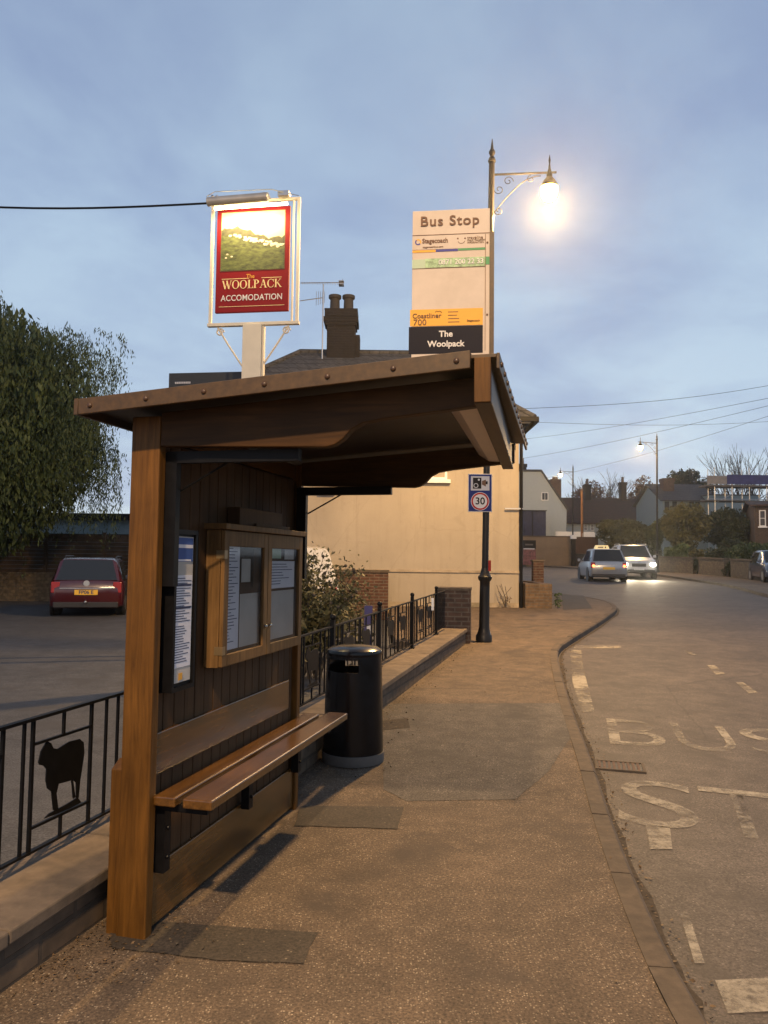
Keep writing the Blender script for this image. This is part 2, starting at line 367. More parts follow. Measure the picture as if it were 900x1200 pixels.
# base terrain to the horizon
xs = [-400,-200,-60,-30,-14,-6,-3,0,4,9,15,18.5,20,24,40,90,250,400]; ys = [-60,-10,0,5,12,20,26,32,45,64,90,200,400]
def terr(x, y):
    right = g(y)-.35; left = -.12
    t = min(1, max(0, (x+1.5-.27*(y-3))/1.5)); z = left*(1-t)+right*t
    if y > 26: z = g(y)-.35
    if x > 19.5: z = g(y)+(.55 if x > 20 else .4)
    if y > 64: z = 1.25+ (0 if y < 150 else .1)
    return z
tb = MB(); tb.add([(x, y, terr(x, y)) for y in ys for x in xs], [(j*len(xs)+i, j*len(xs)+i+1, (j+1)*len(xs)+i+1, (j+1)*len(xs)+i) for j in range(len(ys)-1) for i in range(len(xs)-1)])
structure(tb.build('ground', M['earth'], solid=False))

K = [(.98,-6),(1.02,-2),(1.08,1),(1.12,2.7),(1.15,3.05),(1.22,3.6),(1.36,4.5),(1.63,6.0),(1.95,8.0),(2.40,10.5),(2.73,12.1),(3.07,13.0),(4.03,15.1),(5.59,18.65),(6.05,19.9),(6.32,21.0),(6.43,22.3),(6.2,23.8),(5.6,25.0),(4.5,25.7),(3.4,26.0)]
# smooth K
def smooth(pl, it=2):
    for _ in range(it):
        q = [pl[0]]
        for a, b in zip(pl[:-1], pl[1:]):
            q += [(a[0]*.75+b[0]*.25, a[1]*.75+b[1]*.25), (a[0]*.25+b[0]*.75, a[1]*.25+b[1]*.75)]
        q.append(pl[-1]); pl = q
    return pl
K = smooth(K)
def offset(pl, d):
    out = []
    for i, p in enumerate(pl):
        a = pl[max(i-1, 0)]; b = pl[min(i+1, len(pl)-1)]; t = Vector((b[0]-a[0], b[1]-a[1])).normalized()
        out.append((p[0]-t.y*d, p[1]+t.x*d))
    return out
KI = offset(K, .115)
WL = lambda y: -1.34+.2754*(y-2.83)      # pavement face of the low wall
pave_poly = [(WL(-6), -6)]+KI+[(3.4,19.52),(.2,19.52),(.2,12.75),(WL(12.75),12.75)]
structure(sheet('pavement', pave_poly, g, M['pave'], skirt=.3))
# kerb stones
kb = MB(); L = 0; seg = []
cum = [0]
for a, b in zip(K[:-1], K[1:]): cum.append(cum[-1]+math.dist(a, b))
def on(pl, t):
    for i in range(len(cum)-1):
        if cum[i+1] >= t: 
            f = (t-cum[i])/(cum[i+1]-cum[i]); return (pl[i][0]*(1-f)+pl[i+1][0]*f, pl[i][1]*(1-f)+pl[i+1][1]*f)
    return pl[-1]
t = 0
while t < cum[-1]-.1:
    t1 = min(t+.905, cum[-1]); n = 3; o = len(kb.v)
    dzj = random.uniform(-.003, .003)
    for i in range(n+1):
        tt = t+.006+(t1-t-.012)*i/n; a = on(K, tt); b = on(KI, tt); z = g((a[1]+b[1])/2)+.006+dzj
        kb.v += [Vector((b[0], b[1], z)), Vector((a[0]-(a[0]-b[0])*.18, a[1]-(a[1]-b[1])*.18, z)), Vector((a[0], a[1], z-.022)), Vector((a[0], a[1], z-.3)), Vector((b[0], b[1], z-.3))]
    for i in range(n):
        for k in range(5): kb.f.append([o+i*5+k, o+i*5+(k+1) % 5, o+(i+1)*5+(k+1) % 5, o+(i+1)*5+k])
    kb.f += [[o+k for k in range(5)], [o+n*5+k for k in range(5)][::-1]]
    t = t1
structure(kb.build('kerb', M['kerb']))

RZ = lambda y: g(y)-.10
FK = [(9.5,-6),(10.5,8),(11.6,17),(12.73,25.5),(13.9,30.3),(14.4,33.6),(14.9,39.2),(15.5,45.6),(14.5,51.6),(12.6,59.3),(10,61.2),(4,61.5),(-5,61.5),(-30,61.5)]
road_poly = [(.6,-6)]+FK[:1]+FK[1:]+[(-30,26.4),(3.2,26.4),(3.2,19),(.6,5)]
structure(sheet('road', road_poly, RZ, M['road']))
structure(sheet('road_behind', [(-60,-40),(60,-40),(60,-6),(-60,-6)], RZ, M['road']))
fp = smooth(FK, 1)
structure(sheet('far_pavement', fp+[(-30,63),(6,63),(13.2,63),(16.8,60.5),(18.6,50),(18.3,44),(17.6,34),(15,20),(14,8),(13,-6)], lambda y: g(y)+.0, M['pave'], skirt=.2))
structure(sheet('car_park', [(-60,-6),(WL(-6)-.34,-6),(WL(12.9)-.34,12.9),(.15,12.9),(.15,19.4),(-4,25),(-60,25)], lambda y: .05+.004*y, M['yard'], skirt=.2))

# patches on the pavement: darker and greyer tones laid over the tarmac
DA = rad(14.2); dv = Vector((math.sin(DA), math.cos(DA))); nv = Vector((math.cos(DA), -math.sin(DA))); OX, OY = -1.08, 3.25
def patch(name, pts, z0, m, jag=.004, dz=.0):
    pl = []
    for a, b in zip(pts, pts[1:]+pts[:1]):
        n = max(2, int(math.dist(a, b)/.06))
        for i in range(n):
            f = i/n; pl.append((a[0]*(1-f)+b[0]*f+random.uniform(-jag, jag), a[1]*(1-f)+b[1]*f+random.uniform(-jag, jag)))
    return structure(sheet(name, pl, lambda y: z0(y)+.004+dz, m))
def gp(u, v, dz=0.0): p = gnd(u, v, dz); return (p.x, p.y)
patch('pavement_tone_patch', [gp(130,1083), gp(190,1081), gp(372,1094), gp(355,1130), gp(255,1126), gp(130,1112)], g, M['patch'])
patch('pavement_tone_patch', [gp(352,945), gp(474,946), gp(466,972), gp(345,968)], g, M['patch'])
patch('pavement_tone_patch', [gp(658,697), gp(684,698), gp(694,713), gp(660,715)], g, M['patch'])
patch('pavement_tone_patch', [gp(447,845), gp(478,842), gp(480,853), gp(449,856)], g, M['dirt'])
M['roofshadow'] = tarmac('roof_shadow_tarmac', (.086,.077,.067), (.36,.32,.26), .22, 95, .85, var=.2, stain=(.06,.053,.045), crack=False)
patch('pavement_tone_patch', [gp(449,825), gp(662,824), gp(673,858), gp(642,905), gp(604,937), gp(476,939), gp(449,925)], lambda y: g(y)-.002, M['roofshadow'])  # shelter roof's cast shadow put in as grey tarmac colour
# gutter dirt
gd = offset(K, -.02); ge = [(p[0]+q[0]+0, p[1]+q[1]) for p, q in zip(offset(K, -.06), [(random.uniform(-.02,.02), 0) for _ in K])]
structure(sheet('gutter_dirt', gd[:-16]+ge[:-16][::-1], lambda y: RZ(y)+.004, M['dirt']))

# worn road paint
def wornpaint():
    m, nt, b = newmat('worn_road_paint'); v = coords(nt)
    b.inputs['Base Color'].default_value = (.38,.34,.27,1); b.inputs['Roughness'].default_value = .8
    n = N(nt, 'ShaderNodeTexNoise', Scale=11.0, Detail=9.0, Roughness=.8); nt.links.new(v, n.inputs[0])
    n2 = N(nt, 'ShaderNodeTexNoise', Scale=1.3, Detail=3.0); nt.links.new(v, n2.inputs[0])
    s = nt.nodes.new('ShaderNodeMath'); s.operation = 'ADD'; nt.links.new(n.outputs[0], s.inputs[0]); nt.links.new(n2.outputs[0], s.inputs[1])
    r = ramp(nt, s.outputs[0], [(.0, (0,0,0)), (.437, (0,0,0)), (.585, (.9,.9,.9)), (1, (.92,.92,.92))])
    h = nt.nodes.new('ShaderNodeMath'); h.operation = 'MULTIPLY'; h.inputs[1].default_value = .5; nt.links.new(s.outputs[0], h.inputs[0])
    nt.links.new(h.outputs[0], r.inputs[0])
    tr = nt.nodes.new('ShaderNodeBsdfTransparent'); mx = nt.nodes.new('ShaderNodeMixShader')
    nt.links.new(r.outputs[0], mx.inputs[0]); nt.links.new(tr.outputs[0], mx.inputs[1]); nt.links.new(b.outputs[0], mx.inputs[2])
    nt.links.new(mx.outputs[0], nt.nodes['Material Output'].inputs[0]); return m
M['paint'] = wornpaint()
def roadtext(body, p0, wx, hy, spacing, ang=DA):
    """letters laid on the road, baseline start p0, letter width wx, height hy"""
    for i, ch in enumerate(body):
        cu = bpy.data.curves.new('t', 'FONT'); cu.body = ch; cu.size = 1; cu.resolution_u = 6; cu.offset = -.004
        t = bpy.data.objects.new('t', cu); COL.objects.link(t)
        me = bpy.data.meshes.new_from_object(t.evaluated_get(bpy.context.evaluated_depsgraph_get())); bpy.data.objects.remove(t)
        xs_ = [v.co.x for v in me.vertices]; ys_ = [v.co.y for v in me.vertices]; x0, x1, y0, y1 = min(xs_), max(xs_), min(ys_), max(ys_)
        d = Vector((math.sin(ang), math.cos(ang))); n = Vector((math.cos(ang), -math.sin(ang)))
        for v in me.vertices:
            a = (v.co.x-x0)/(x1-x0)*wx+i*spacing; b = (v.co.y-y0)/(y1-y0)*hy
            x = p0[0]+n.x*a+d.x*b; y = p0[1]+n.y*a+d.y*b
            v.co = (x, y, RZ(y)+.005)
        me.materials.append(M['paint'])
        o = bpy.data.objects.new('road_marking_letter', me); COL.objects.link(o); structure(o)
b0 = gp(715, 872, -.1); b1 = gp(708, 843, -.1)
roadtext('BUS', b0, .49, 1.0, .60)
s0 = gp(748, 966, -.1)
roadtext('STOP', (s0[0]-.13, s0[1]+.02), .50, .98, .53, rad(19))
def stripe(pxs, name='road_marking'):
    pts = [gp(u, v, -.1) for u, v in pxs]; structure(sheet(name, pts, lambda y: RZ(y)+.005, M['paint']))
stripe([(668,762),(681,762),(684,785),(697,835),(682,835),(671,800)])
stripe([(672,757),(728,757),(728,760),(672,760)])
stripe([(757,968),(785,968),(788,996),(762,996)])
stripe([(796,1070),(806,1070),(826,1130),(814,1130)])
stripe([(800,763),(806,763),(818,768),(811,768)]); stripe([(829,780),(838,780),(850,790),(839,791)]); stripe([(862,800),(871,800),(888,812),(878,813)])
stripe([(838,1150),(960,1144),(975,1183),(853,1189)])
stripe([(768,698),(776,698),(782,700),(774,700)])

# drain grate in the gutter
dp = [gp(697,893,-.1), gp(752,894,-.1), gp(757,904,-.1), gp(703,904,-.1)]
dc = ((dp[0][0]+dp[2][0])/2, (dp[0][1]+dp[2][1])/2)
dr = thing('drain_grate', 'rusty iron drain grate set in the gutter beside the kerb', 'drain', (dc[0], dc[1], RZ(dc[1])+.006), -DA)
q = MB(); q.box(-.19,.19,-.14,-.12,-.02,.004); q.box(-.19,.19,.12,.14,-.02,.004); q.box(-.19,-.17,-.12,.12,-.02,.004); q.box(.17,.19,-.12,.12,-.02,.004)
q.build('frame', M['kerb'], dr)
q = MB()
for i in range(9): q.box(-.165+i*.037,-.145+i*.037,-.118,.118,-.015,.002)
q.build('grating', plain('rust', (.09,.05,.035), .8, var=.4, scale=20), dr)
q = MB(); q.box(-.17,.17,-.12,.12,-.004,-.001); q.build('pit_shade', M['black'], dr)  # black sheet stands in for the darkness below the bars

# ---------------------------------------------------------------- low wall + railings
A2 = rad(15.4)
wall = thing('low_wall', 'low block wall with worn concrete coping along the pavement under the railings', 'wall', (-1.34,2.83,0), -A2)
zc = lambda s: .22+.025*max(0, s-.5)
q = MB()
for a, b in ((-9,.5),(.5,10.15)):
    q.add([(-.38,a,-.2),(0,a,-.2),(0,b,-.2),(-.38,b,-.2),(-.38,a,zc(a)-.055),(0,a,zc(a)-.055),(0,b,zc(b)-.055),(-.38,b,zc(b)-.055)], [(0,3,2,1),(4,5,6,7),(0,1,5,4),(1,2,6,5),(2,3,7,6),(3,0,4,7)])
q.build('wall_body', M['stonewall'], wall)
q = MB(); a = -9.0
while a < 10.1:
    b = min(a+.9, 10.15); e = random.uniform(-.004,.004); A_, B_ = a+.004, b-.004
    q.add([(-.42,A_,zc(A_)-.055),(.03+e,A_,zc(A_)-.055),(.03+e,B_,zc(B_)-.055),(-.42,B_,zc(B_)-.055),(-.42,A_,zc(A_)+e/2),(.03+e,A_,zc(A_)+e/2),(.03+e,B_,zc(B_)+e/2),(-.42,B_,zc(B_)+e/2)], [(0,3,2,1),(4,5,6,7),(0,1,5,4),(1,2,6,5),(2,3,7,6),(3,0,4,7)]); a = b
q.build('coping', M['concrete'], wall, bevel=.008)

SHEEP = [(122,335),(128,300),(145,268),(158,275),(165,290),(178,292),(215,268),(250,258),(264,268),(268,300),(262,350),(257,385),(254,440),(247,445),(244,395),(232,385),(243,440),(236,445),(228,388),(205,395),(186,400),(180,430),(188,480),(173,482),(165,425),(152,415),(146,390),(147,355),(138,345),(126,342)]
BASE = [(145,508),(160,492),(215,462),(250,440),(263,455),(225,475),(180,495)]
def sheep_xy(p):
    t = (p[0]-103)/187; top = 280-65*t; bot = 540-90*t
    return (.40*t, .355*(1-(p[1]-top)/(bot-top)))
RW = -.30
PITCHR = 1.6; posts = [-5.2+PITCHR*k for k in range(10)]   # -5.3 ... 9.1
def wall_to_world(x, y, z): 
    c, s = math.cos(-A2), math.sin(-A2); return Vector((-1.34+c*x-s*y, 2.83+s*x+c*y, z))
def railing(s0, s1, label):
    t = thing('railing_panel', label, 'railing', wall_to_world(RW, s0, zc(s0)), -A2, 'railing panels along the low wall')
    dz = lambda s: zc(s0+s)-zc(s0)
    Lr = s1-s0
    q = MB()
    for h, w in ((.62,.014), (.055,.011)):
        q.add([(-w,0,h-w*.5),(w,0,h-w*.5),(w,Lr,dz(Lr)+h-w*.5),(-w,Lr,dz(Lr)+h-w*.5),(-w,0,h+w*.5),(w,0,h+w*.5),(w,Lr,dz(Lr)+h+w*.5),(-w,Lr,dz(Lr)+h+w*.5)], [(0,3,2,1),(4,5,6,7),(0,1,5,4),(1,2,6,5),(2,3,7,6),(3,0,4,7)])
    frames = [(.30,.70),(.876,1.276)] if Lr > 1.4 else []
    bars = [.06+.0953*i for i in range(int(Lr/.0953))]
    for b in bars:
        if b > Lr-.05: continue
        if any(f0-.03 < b < f1+.03 for f0, f1 in frames): continue
        q.box(-.006,.006,b-.006,b+.006,.055+dz(b),.62+dz(b))
    for f0, f1 in frames:
        m_ = (f0+f1)/2
        for b in (f0, f1): q.box(-.007,.007,b-.007,b+.007,.055+dz(b),.62+dz(b))
        q.box(-.006,.006,m_-.006,m_+.006,.055+dz(m_),.16+dz(m_)); q.box(-.006,.006,m_-.006,m_+.006,.515+dz(m_),.62+dz(m_))
        for h in (.16,.515): q.box(-.006,.006,f0,f1,h-.006+dz(m_),h+.006+dz(m_))
    q.build('bars', M['black'], t)
    for f0, f1 in frames:
        sh = MB(); z0 = .16+dz((f0+f1)/2)
        for pl in (SHEEP, BASE): sh.prism([(f0+sheep_xy(p)[0], z0+sheep_xy(p)[1]) for p in pl], -.003+(.0005 if pl is BASE else 0), .003+(.0005 if pl is BASE else 0), 'x')
        sh.build('sheep_silhouette', M['black'], t)
    p = MB(); p.box(-.02,.02,-.02,.02,0,.68); p.ball((0,0,.705),.03); p.box(-.035,.035,-.035,.035,-.002,.012); p.build('post', M['black'], t, smooth=True)
    return t
rl = ['black railing panel with its sheep cut-outs outside the left edge of view','black railing panel passing behind the camera side of the wall','black railing panel on the wall nearest the camera','black railing panel with a sheep silhouette left of the shelter post','black railing panel hidden behind the shelter boards','black railing panel behind the far end of the shelter bench','black railing panel behind the litter bin under the shrub','black railing panel with two sheep between the shrub and far ball-topped posts','black railing panel with sheep just before the last ball-topped post']
for i in range(2, 9):
    railing(posts[i], posts[i+1], rl[i])
railing(posts[9], 9.95, 'short black railing panel that meets the dark brick pillar')

def pillar(name, label, cx, cy, w, d, z0, z1, m, cap=M['concrete'], rz=-A2, over=.03):
    t = thing(name, label, 'pillar', (cx, cy, z0), rz)
    MB().box(-w/2,w/2,-d/2,d/2,-.3,z1-z0-.05).build('shaft', m, t); MB().box(-w/2-over,w/2+over,-d/2-over,d/2+over,z1-z0-.05,z1-z0).build('cap', cap, t, bevel=.006)
    return t
pa = wall_to_world(-.19, 10.4, .2)
pillar('brick_pillar', 'dark brick pillar with flat coping at the far end of the low wall', pa.x-.05, pa.y, .56, .5, .2, 1.12, M['pierbrick'], cap=M['kerb'], rz=rad(-8), over=.01)

# ---------------------------------------------------------------- bus shelter
def sheltered(name, label, cat, x=0, y=0, z=0, extra=0):
    c, s = math.cos(-DA), math.sin(-DA)
    return thing(name, label, cat, (OX+c*x-s*y, OY+s*x+c*y, z), -DA+extra)
sh = sheltered('bus_shelter', 'open timber bus shelter with bench and cantilevered brown roof on the pavement', 'bus shelter')
zr = lambda x: 2.2+.0695*(x+.14)         # roof top
MB().box(0,.135,0,.055,-.02,2.15).build('post', M['wood'], sh, bevel=.006)
MB().box(0,.135,1.705,1.76,-.02,2.15).build('post', M['wood'], sh, bevel=.006)
MB().prism([(.015,-.02),(.075,-.02),(.075,.70),(.015,.665)], -.055, -.001, 'x').build('side_stub', M['wood'], sh, bevel=.004)
q = MB(); y = .058
while y < 1.68:
    w = min(.094, 1.703-y); q.box(.075,.10+random.uniform(-.0008,.0008),y+.003,y+w-.003,.05,2.05); y += w
q.box(.05,.0745,.056,1.704,.04,2.06)
q.build('back_boards', M['dark'], sh, bevel=.003)
MB().box(.102,.122,.056,1.60,.64,.812).build('backrest', M['woodh'], sh, bevel=.004)
MB().box(.102,.120,.056,1.70,.02,.26).build('base_board', M['woodh'], sh, bevel=.003)
for x0, x1 in ((.135,.235),(.27,.40)):
    MB().box(x0,x1,.03,1.93 if x0 > .2 else 1.85,.527,.567).build('bench_plank', M['woodh'], sh, bevel=.006)
for yy in (.075, .93, 1.66):
    q = MB(); q.box(.123,.168,yy,yy+.05,.24,.50); q.box(.123,.36,yy,yy+.05,.495,.526); 
    for zz in (.3,.42): q.ball((.17,yy+.025,zz),.009,8)
    q.build('bench_bracket', M['black'], sh)
prof = [(.136,2.02),(.87,2.0),(.905,2.008),(.94,2.03),(.975,2.068),(1.02,2.092),(1.1,2.105),(1.478,2.142),(1.478,2.255),(.136,2.165)]
MB().prism(prof, .004, .052).build('gable_bracket', M['woodv'], sh, bevel=.004)
MB().prism(prof, 1.708, 1.756).build('gable_bracket', M['woodv'], sh, bevel=.004)
q = MB(); q.box(.0,.10,.056,1.704,2.06,2.15); q.build('purlin', M['woodh'], sh)
def slab(q, x0, x1, y0, y1, t0, t1):
    q.add([(x0,y0,zr(x0)-t0),(x1,y0,zr(x1)-t0),(x1,y1,zr(x1)-t0),(x0,y1,zr(x0)-t0),(x0,y0,zr(x0)-t1),(x1,y0,zr(x1)-t1),(x1,y1,zr(x1)-t1),(x0,y1,zr(x0)-t1)], [(0,3,2,1),(4,5,6,7),(0,1,5,4),(1,2,6,5),(2,3,7,6),(3,0,4,7)])
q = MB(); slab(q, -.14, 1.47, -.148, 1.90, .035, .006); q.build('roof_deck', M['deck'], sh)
def rivets(q, pts, axis):
    for p in pts: q.ball(p, .011, 10, (1,.6,1) if axis == 'y' else (.6,1,1))
q = MB(); slab(q, -.145, 1.47, -.168, -.150, .066, 0); q.build('gable_trim', M['trim'], sh, bevel=.003)
M['rivet'] = plain('rivet_cap', (.06,.03,.015), .4)
for x in (-.09,.165,.42,.675,.93,1.185,1.42):
    q = MB(); rivets(q, [(x, -.170, zr(x)-.034)], 'y'); q.build('rivet', M['rivet'], sh, smooth=True)
q = MB(); slab(q, -.145, 1.47, 1.902, 1.92, .066, 0); q.build('gable_trim', M['trim'], sh)
q = MB(); q.box(-.165,-.147,-.168,1.92,2.134,2.20); q.build('rear_trim', M['trim'], sh)
MB().prism([(1.482,-.155),(1.545,-.155),(1.545,-.12),(1.46,1.86),(1.395,1.86),(1.482,-.12)], 2.12, 2.268, 'z').build('front_beam', M['woodd'], sh, bevel=.004)  # beam wood darkened in colour for its unlit outer face
MB().box(1.484,1.543,-.162,-.1555,2.122,2.285).build('lit_beam_end', M['wood'], sh, bevel=.002)  # lighter wood plate puts lamplight on the beam's near end
q = MB(); q.prism([(1.46,-.148),(1.562,-.148),(1.528,1.92),(1.46,1.92)], 2.286, 2.30, 'z'); q.prism([(1.562,-.15),(1.574,-.15),(1.540,1.92),(1.528,1.92)], 2.245, 2.302, 'z'); q.build('front_trim', M['trim'], sh, bevel=.002)
for i in range(14):
    yy = -.09+.148*i; q = MB(); rivets(q, [(1.5745-.0165*yy, yy, 2.272)], 'x'); q.build('rivet', M['rivet'], sh, smooth=True)
MB().add([(1.33,.056,2.190),(1.39,.056,2.150),(1.470,.056,2.146),(1.470,.056,2.2),(1.27,1.704,2.190),(1.33,1.704,2.150),(1.39,1.704,2.146),(1.39,1.704,2.2)],[(0,1,5,4),(1,2,6,5),(2,3,7,6),(3,0,4,7),(0,3,2,1),(4,5,6,7)]).build('soffit_rail', M['pale'], sh)
for yy in (.056, 1.665):
    q = MB(); q.box(.123,.185,yy,yy+.038,1.43,2.0); q.box(.136,.735,yy,yy+.038,1.955,2.005) 
    q.tube([(.16,yy+.05,1.83),(.40,yy+.05,1.96)], .005, 6); q.ball((.155,yy+.05,1.83),.014); q.ball((.155,yy+.05,1.55),.012); q.build('steel_bracket', M['black'], sh)

# timetable case (narrow) on the back boards
tt = sheltered('timetable_case', 'narrow black framed bus timetable case mounted just left of the notice cabinet', 'timetable case', .105, .10, .975)
q = MB(); q.box(0,.05,0,.20,0,.70); q.build('case', M['black'], tt)
q = MB(); q.box(.05,.052,.02,.175,.035,.67); q.build('backing', M['papergrey'], tt)
MB().box(.0525,.0545,.025,.168,.10,.50).build('timetable_sheet', M['paper'], tt)
MB().box(.0525,.0545,.025,.168,.56,.665).build('blue_poster', M['inkblue'], tt)
q = MB(); q.box(.0548,.0555,.03,.165,.62,.635); q.box(.0548,.0555,.03,.15,.562,.57); q.build('poster_band', M['paper'], tt)
q = MB()
for i in range(34):
    z = .485-.011*i
    if .28 < z < .29: continue
    w = random.uniform(.06,.13); q.box(.0548,.0556,.03,.03+w,z,z+.0035)
q.box(.0548,.0556,.03,.160,.455,.462); q.box(.0548,.0556,.03,.163,.355,.363); q.build('print', M['ink'], tt)
MB().box(.0545,.056,.07,.10,.045,.075).build('sticker', P['orange'], tt)
q = MB(); q.box(.05,.062,0,.2,0,.018); q.box(.05,.062,0,.2,.68,.70); q.box(.05,.062,0,.018,.018,.68); q.box(.05,.062,.182,.2,.018,.68); q.build('frame', M['black'], tt)

# two-door notice cabinet
nb = sheltered('notice_cabinet', 'wooden notice cabinet with two glazed doors full of pinned papers above the bench', 'notice board', .105, .50, 1.03)
W_, H_ = 1.08, .66
q = MB(); q.box(0,.008,0,W_,0,H_); q.box(.008,.075,0,.018,0,H_); q.box(.008,.075,W_-.018,W_,0,H_); q.box(.008,.075,.018,W_-.018,0,.018); q.box(.008,.075,.018,W_-.018,H_-.018,H_); q.build('cabinet', M['woodg'], nb, bevel=.002)
MB().box(-.01,.115,-.02,W_+.02,H_+.001,H_+.03).build('top_board', M['woodg'], nb, bevel=.003)
q = MB(); q.box(.0,.07,.22,.80,H_+.031,H_+.125); q.box(.0,.085,.40,.88,H_+.031,H_+.05); q.build('plaque', M['dark'], nb, bevel=.004)
for i, y0 in enumerate((0, W_/2)):
    y0 += .002; y1 = y0+W_/2-.004; bt, sd = .075, .052
    q = MB(); q.box(.077,.097,y0,y0+sd,.004,H_-.004); q.box(.077,.097,y1-sd,y1,.004,H_-.004); q.box(.077,.097,y0+sd,y1-sd,.004,.004+bt-.02); q.box(.077,.097,y0+sd,y1-sd,H_-.004-bt,H_-.004)
    d_ = q.build('door', M['woodg'], nb, bevel=.003)
    MB().add([(.086,y0+sd,.059),(.086,y1-sd,.059),(.086,y1-sd,H_-.079),(.086,y0+sd,H_-.079)],[(0,1,2,3)]).build('glass', M['cabglass'], d_, solid=False)
    yk = y1-.03 if i == 0 else y0+.03
    q = MB(); q.ball((.104,yk,.16),.011,10); q.build('knob', M['steel'], d_, smooth=True)
    if i == 0:
        bh_ = plain('brass_hinge', (.30,.22,.12), .4, metal=.6)
        for hz in (.06,.52): MB().box(.055,.099,y0-.003,y0+.028,hz,hz+.04).build('hinge', bh_, d_)
MB().box(.050,.060,.019,W_-.019,.019,H_-.019).build('pin_board', M['dark'], nb)
papers = [(.03,.25,.07,.59,'paper'), (.26,.52,.07,.34,'papergrey'), (.27,.38,.40,.52,'papergrey'), (.58,1.02,.07,.34,'papergrey'), (.58,1.02,.355,.51,'paper'), (.66,.80,.525,.58,'palegreen'), (.85,1.0,.52,.58,'papergrey'), (.40,.52,.37,.57,'dk')]
for i, (a, b, c, d_, m) in enumerate(papers):
    mm = P['palegreen'] if m == 'palegreen' else (M['dark'] if m == 'dk' else M[m]); x = .0605+.0012*i
    pp = MB().box(x,x+.001,a,b,c,d_).build('notice', mm, nb)
    if m == 'paper':
        q = MB(); z = d_-.02
        while z > c+.02:
            q.box(x+.0012,x+.0017,a+.012,a+.012+(b-a-.03)*random.uniform(.5,1),z,z+.004); z -= .016
        q.build('print', M['ink'], pp)

# ---------------------------------------------------------------- bus stop flag on the near end of the front beam
fo = Vector((OX+math.cos(-DA)*1.535+math.sin(DA)*0, 0, 0))
fl_y = 2.80; pr = at(573.5, 417, fl_y); 
flag = thing('bus_stop_sign', 'tall cream bus stop flag reading Bus Stop with orange and black panels below', 'bus stop sign', (pr.x, fl_y, pr.z-.004), rad(-7)); flag.scale = (.95,.95,.94)
FW, FH = .305, .60; U = lambda x: -FW+(x-100)/590*FW; V = lambda y: FH+.0-(y-60)/1110*FH*.965+0.0
def pan(name, x0, x1, y0, y1, d, m, par=flag): return MB().box(U(x0), U(x1), -d, -.001 if d > .004 else d*.2-.006, V(y1), V(y0)).build(name, m, par)
MB().box(-FW,0,-.006,.006,0,FH).build('panel', P['cream'], flag, bevel=.002)
def strip(name, x0, x1, y0, y1, m, dd=.0075): return MB().box(U(x0),U(x1),-dd,-.0062,V(y1),V(y0)).build(name, m, flag)
strip('groove', 100,690,252,256,P['brown']); strip('groove', 100,655,514,517,P['brown'])
strip('operator_panel', 100,655,262,368,P['cream'])
strip('stripe', 100,280,372,390,P['orange']); strip('stripe', 281,450,371,388,P['blue']); strip('stripe', 451,655,366,384,P['green'])
strip('phone_strip', 100,200,444,514,P['palegreen']); strip('phone_strip', 201,655,440,512,plain('faded_green_band', (.30,.44,.25), .6, var=.5, scale=60)); strip('phone_strip', 656,688,440,500,P['green'])
strip('route_panel', 88,640,836,966,P['orange']); strip('name_panel', 80,640,970,1180,P['navy'])
q = MB(); q.box(U(655),U(659),-.008,-.0062,V(1165),V(262)); q.build('edge_line', P['brown'], flag)
q = MB(); 
for yy in (330,888): MB().ball((U(672),-.008,V(yy)),.004,8,(1,.5,1)).build('screw', P['brown'], flag)
def ft(body, x, y, size, m, al='LEFT', bold=0, d=.0078, **k): return textmesh(body, size, m, flag, (U(x), -d-.0005, V(y)), align=al, bold=bold, **k)
ft('Bus Stop', 385, 150, .056, P['brown'], 'CENTER', .0008, sx=1.05, spacing=1.12)
ft('Stagecoach', 176, 303, .026, P['brown'], bold=.0006, sx=.88)
ft('stagecoachbus.com', 180, 350, .0105, P['brown'])
ft('traveline', 520, 289, .0185, P['brown'], sx=.95); ft('PUBLIC TRANSPORT', 520, 310, .0085, P['brown'], sx=.9); ft('INFORMATION', 520, 327, .0095, P['brown'])
ft('0871 200 22 33', 645, 474, .028, P['white'], 'RIGHT', .0004)
ft('Coastliner', 106, 888, .027, P['brown'], bold=.0003, sx=1.0); ft('700', 112, 938, .034, P['brown'], sx=1.05)
for i, wd_ in enumerate((76,68,84,86)): strip('route_print', 378, 378+wd_, 858+i*26, 864+i*26, P['brown'], .0082)
ft('Stagecoach', 520, 932, .0115, P['brown'])
ft('The', 362, 1032, .034, P['white'], 'CENTER', .0008); ft('Woolpack', 362, 1108, .034, P['white'], 'CENTER', .0008, sx=1.0)
def ringm(par, cx, cz, r0, r1, m, name, a0=0, a1=2*PI, y=-.0082, n=28):
    q = MB(); vs = []; fs = []
    for i in range(n+1):
        a = a0+(a1-a0)*i/n; vs += [(cx+r0*math.cos(a), y, cz+r0*math.sin(a)), (cx+r1*math.cos(a), y, cz+r1*math.sin(a))]
    fs = [(2*i, 2*i+1, 2*i+3, 2*i+2) for i in range(n)]; q.add(vs, fs); return q.build(name, m, par, solid=False)
ringm(flag, U(145), V(308), .0075, .0125, P['blue'], 'logo_ring', 2.2, 5.6); ringm(flag, U(145), V(308), .0075, .0125, P['orange'], 'logo_ring', -.6, 2.2)
ringm(flag, U(475), V(305), .0125, .0145, P['brown'], 'smile_mark', PI+.25, 2*PI-.25)
q = MB(); q.ball((U(448),-.008,V(291)),.0035,8,(1,.3,1)); q.ball((U(503),-.008,V(291)),.0035,8,(1,.3,1)); q.build('smile_mark', P['brown'], flag)
q = MB(); q.tube([(U(280),-.0083,V(862)),(U(290),-.0083,V(850)),(U(302),-.0083,V(858)),(U(314),-.0083,V(852)),(U(332),-.0083,V(864))], .0011, 5); q.build('bird_mark', P['brown'], flag)
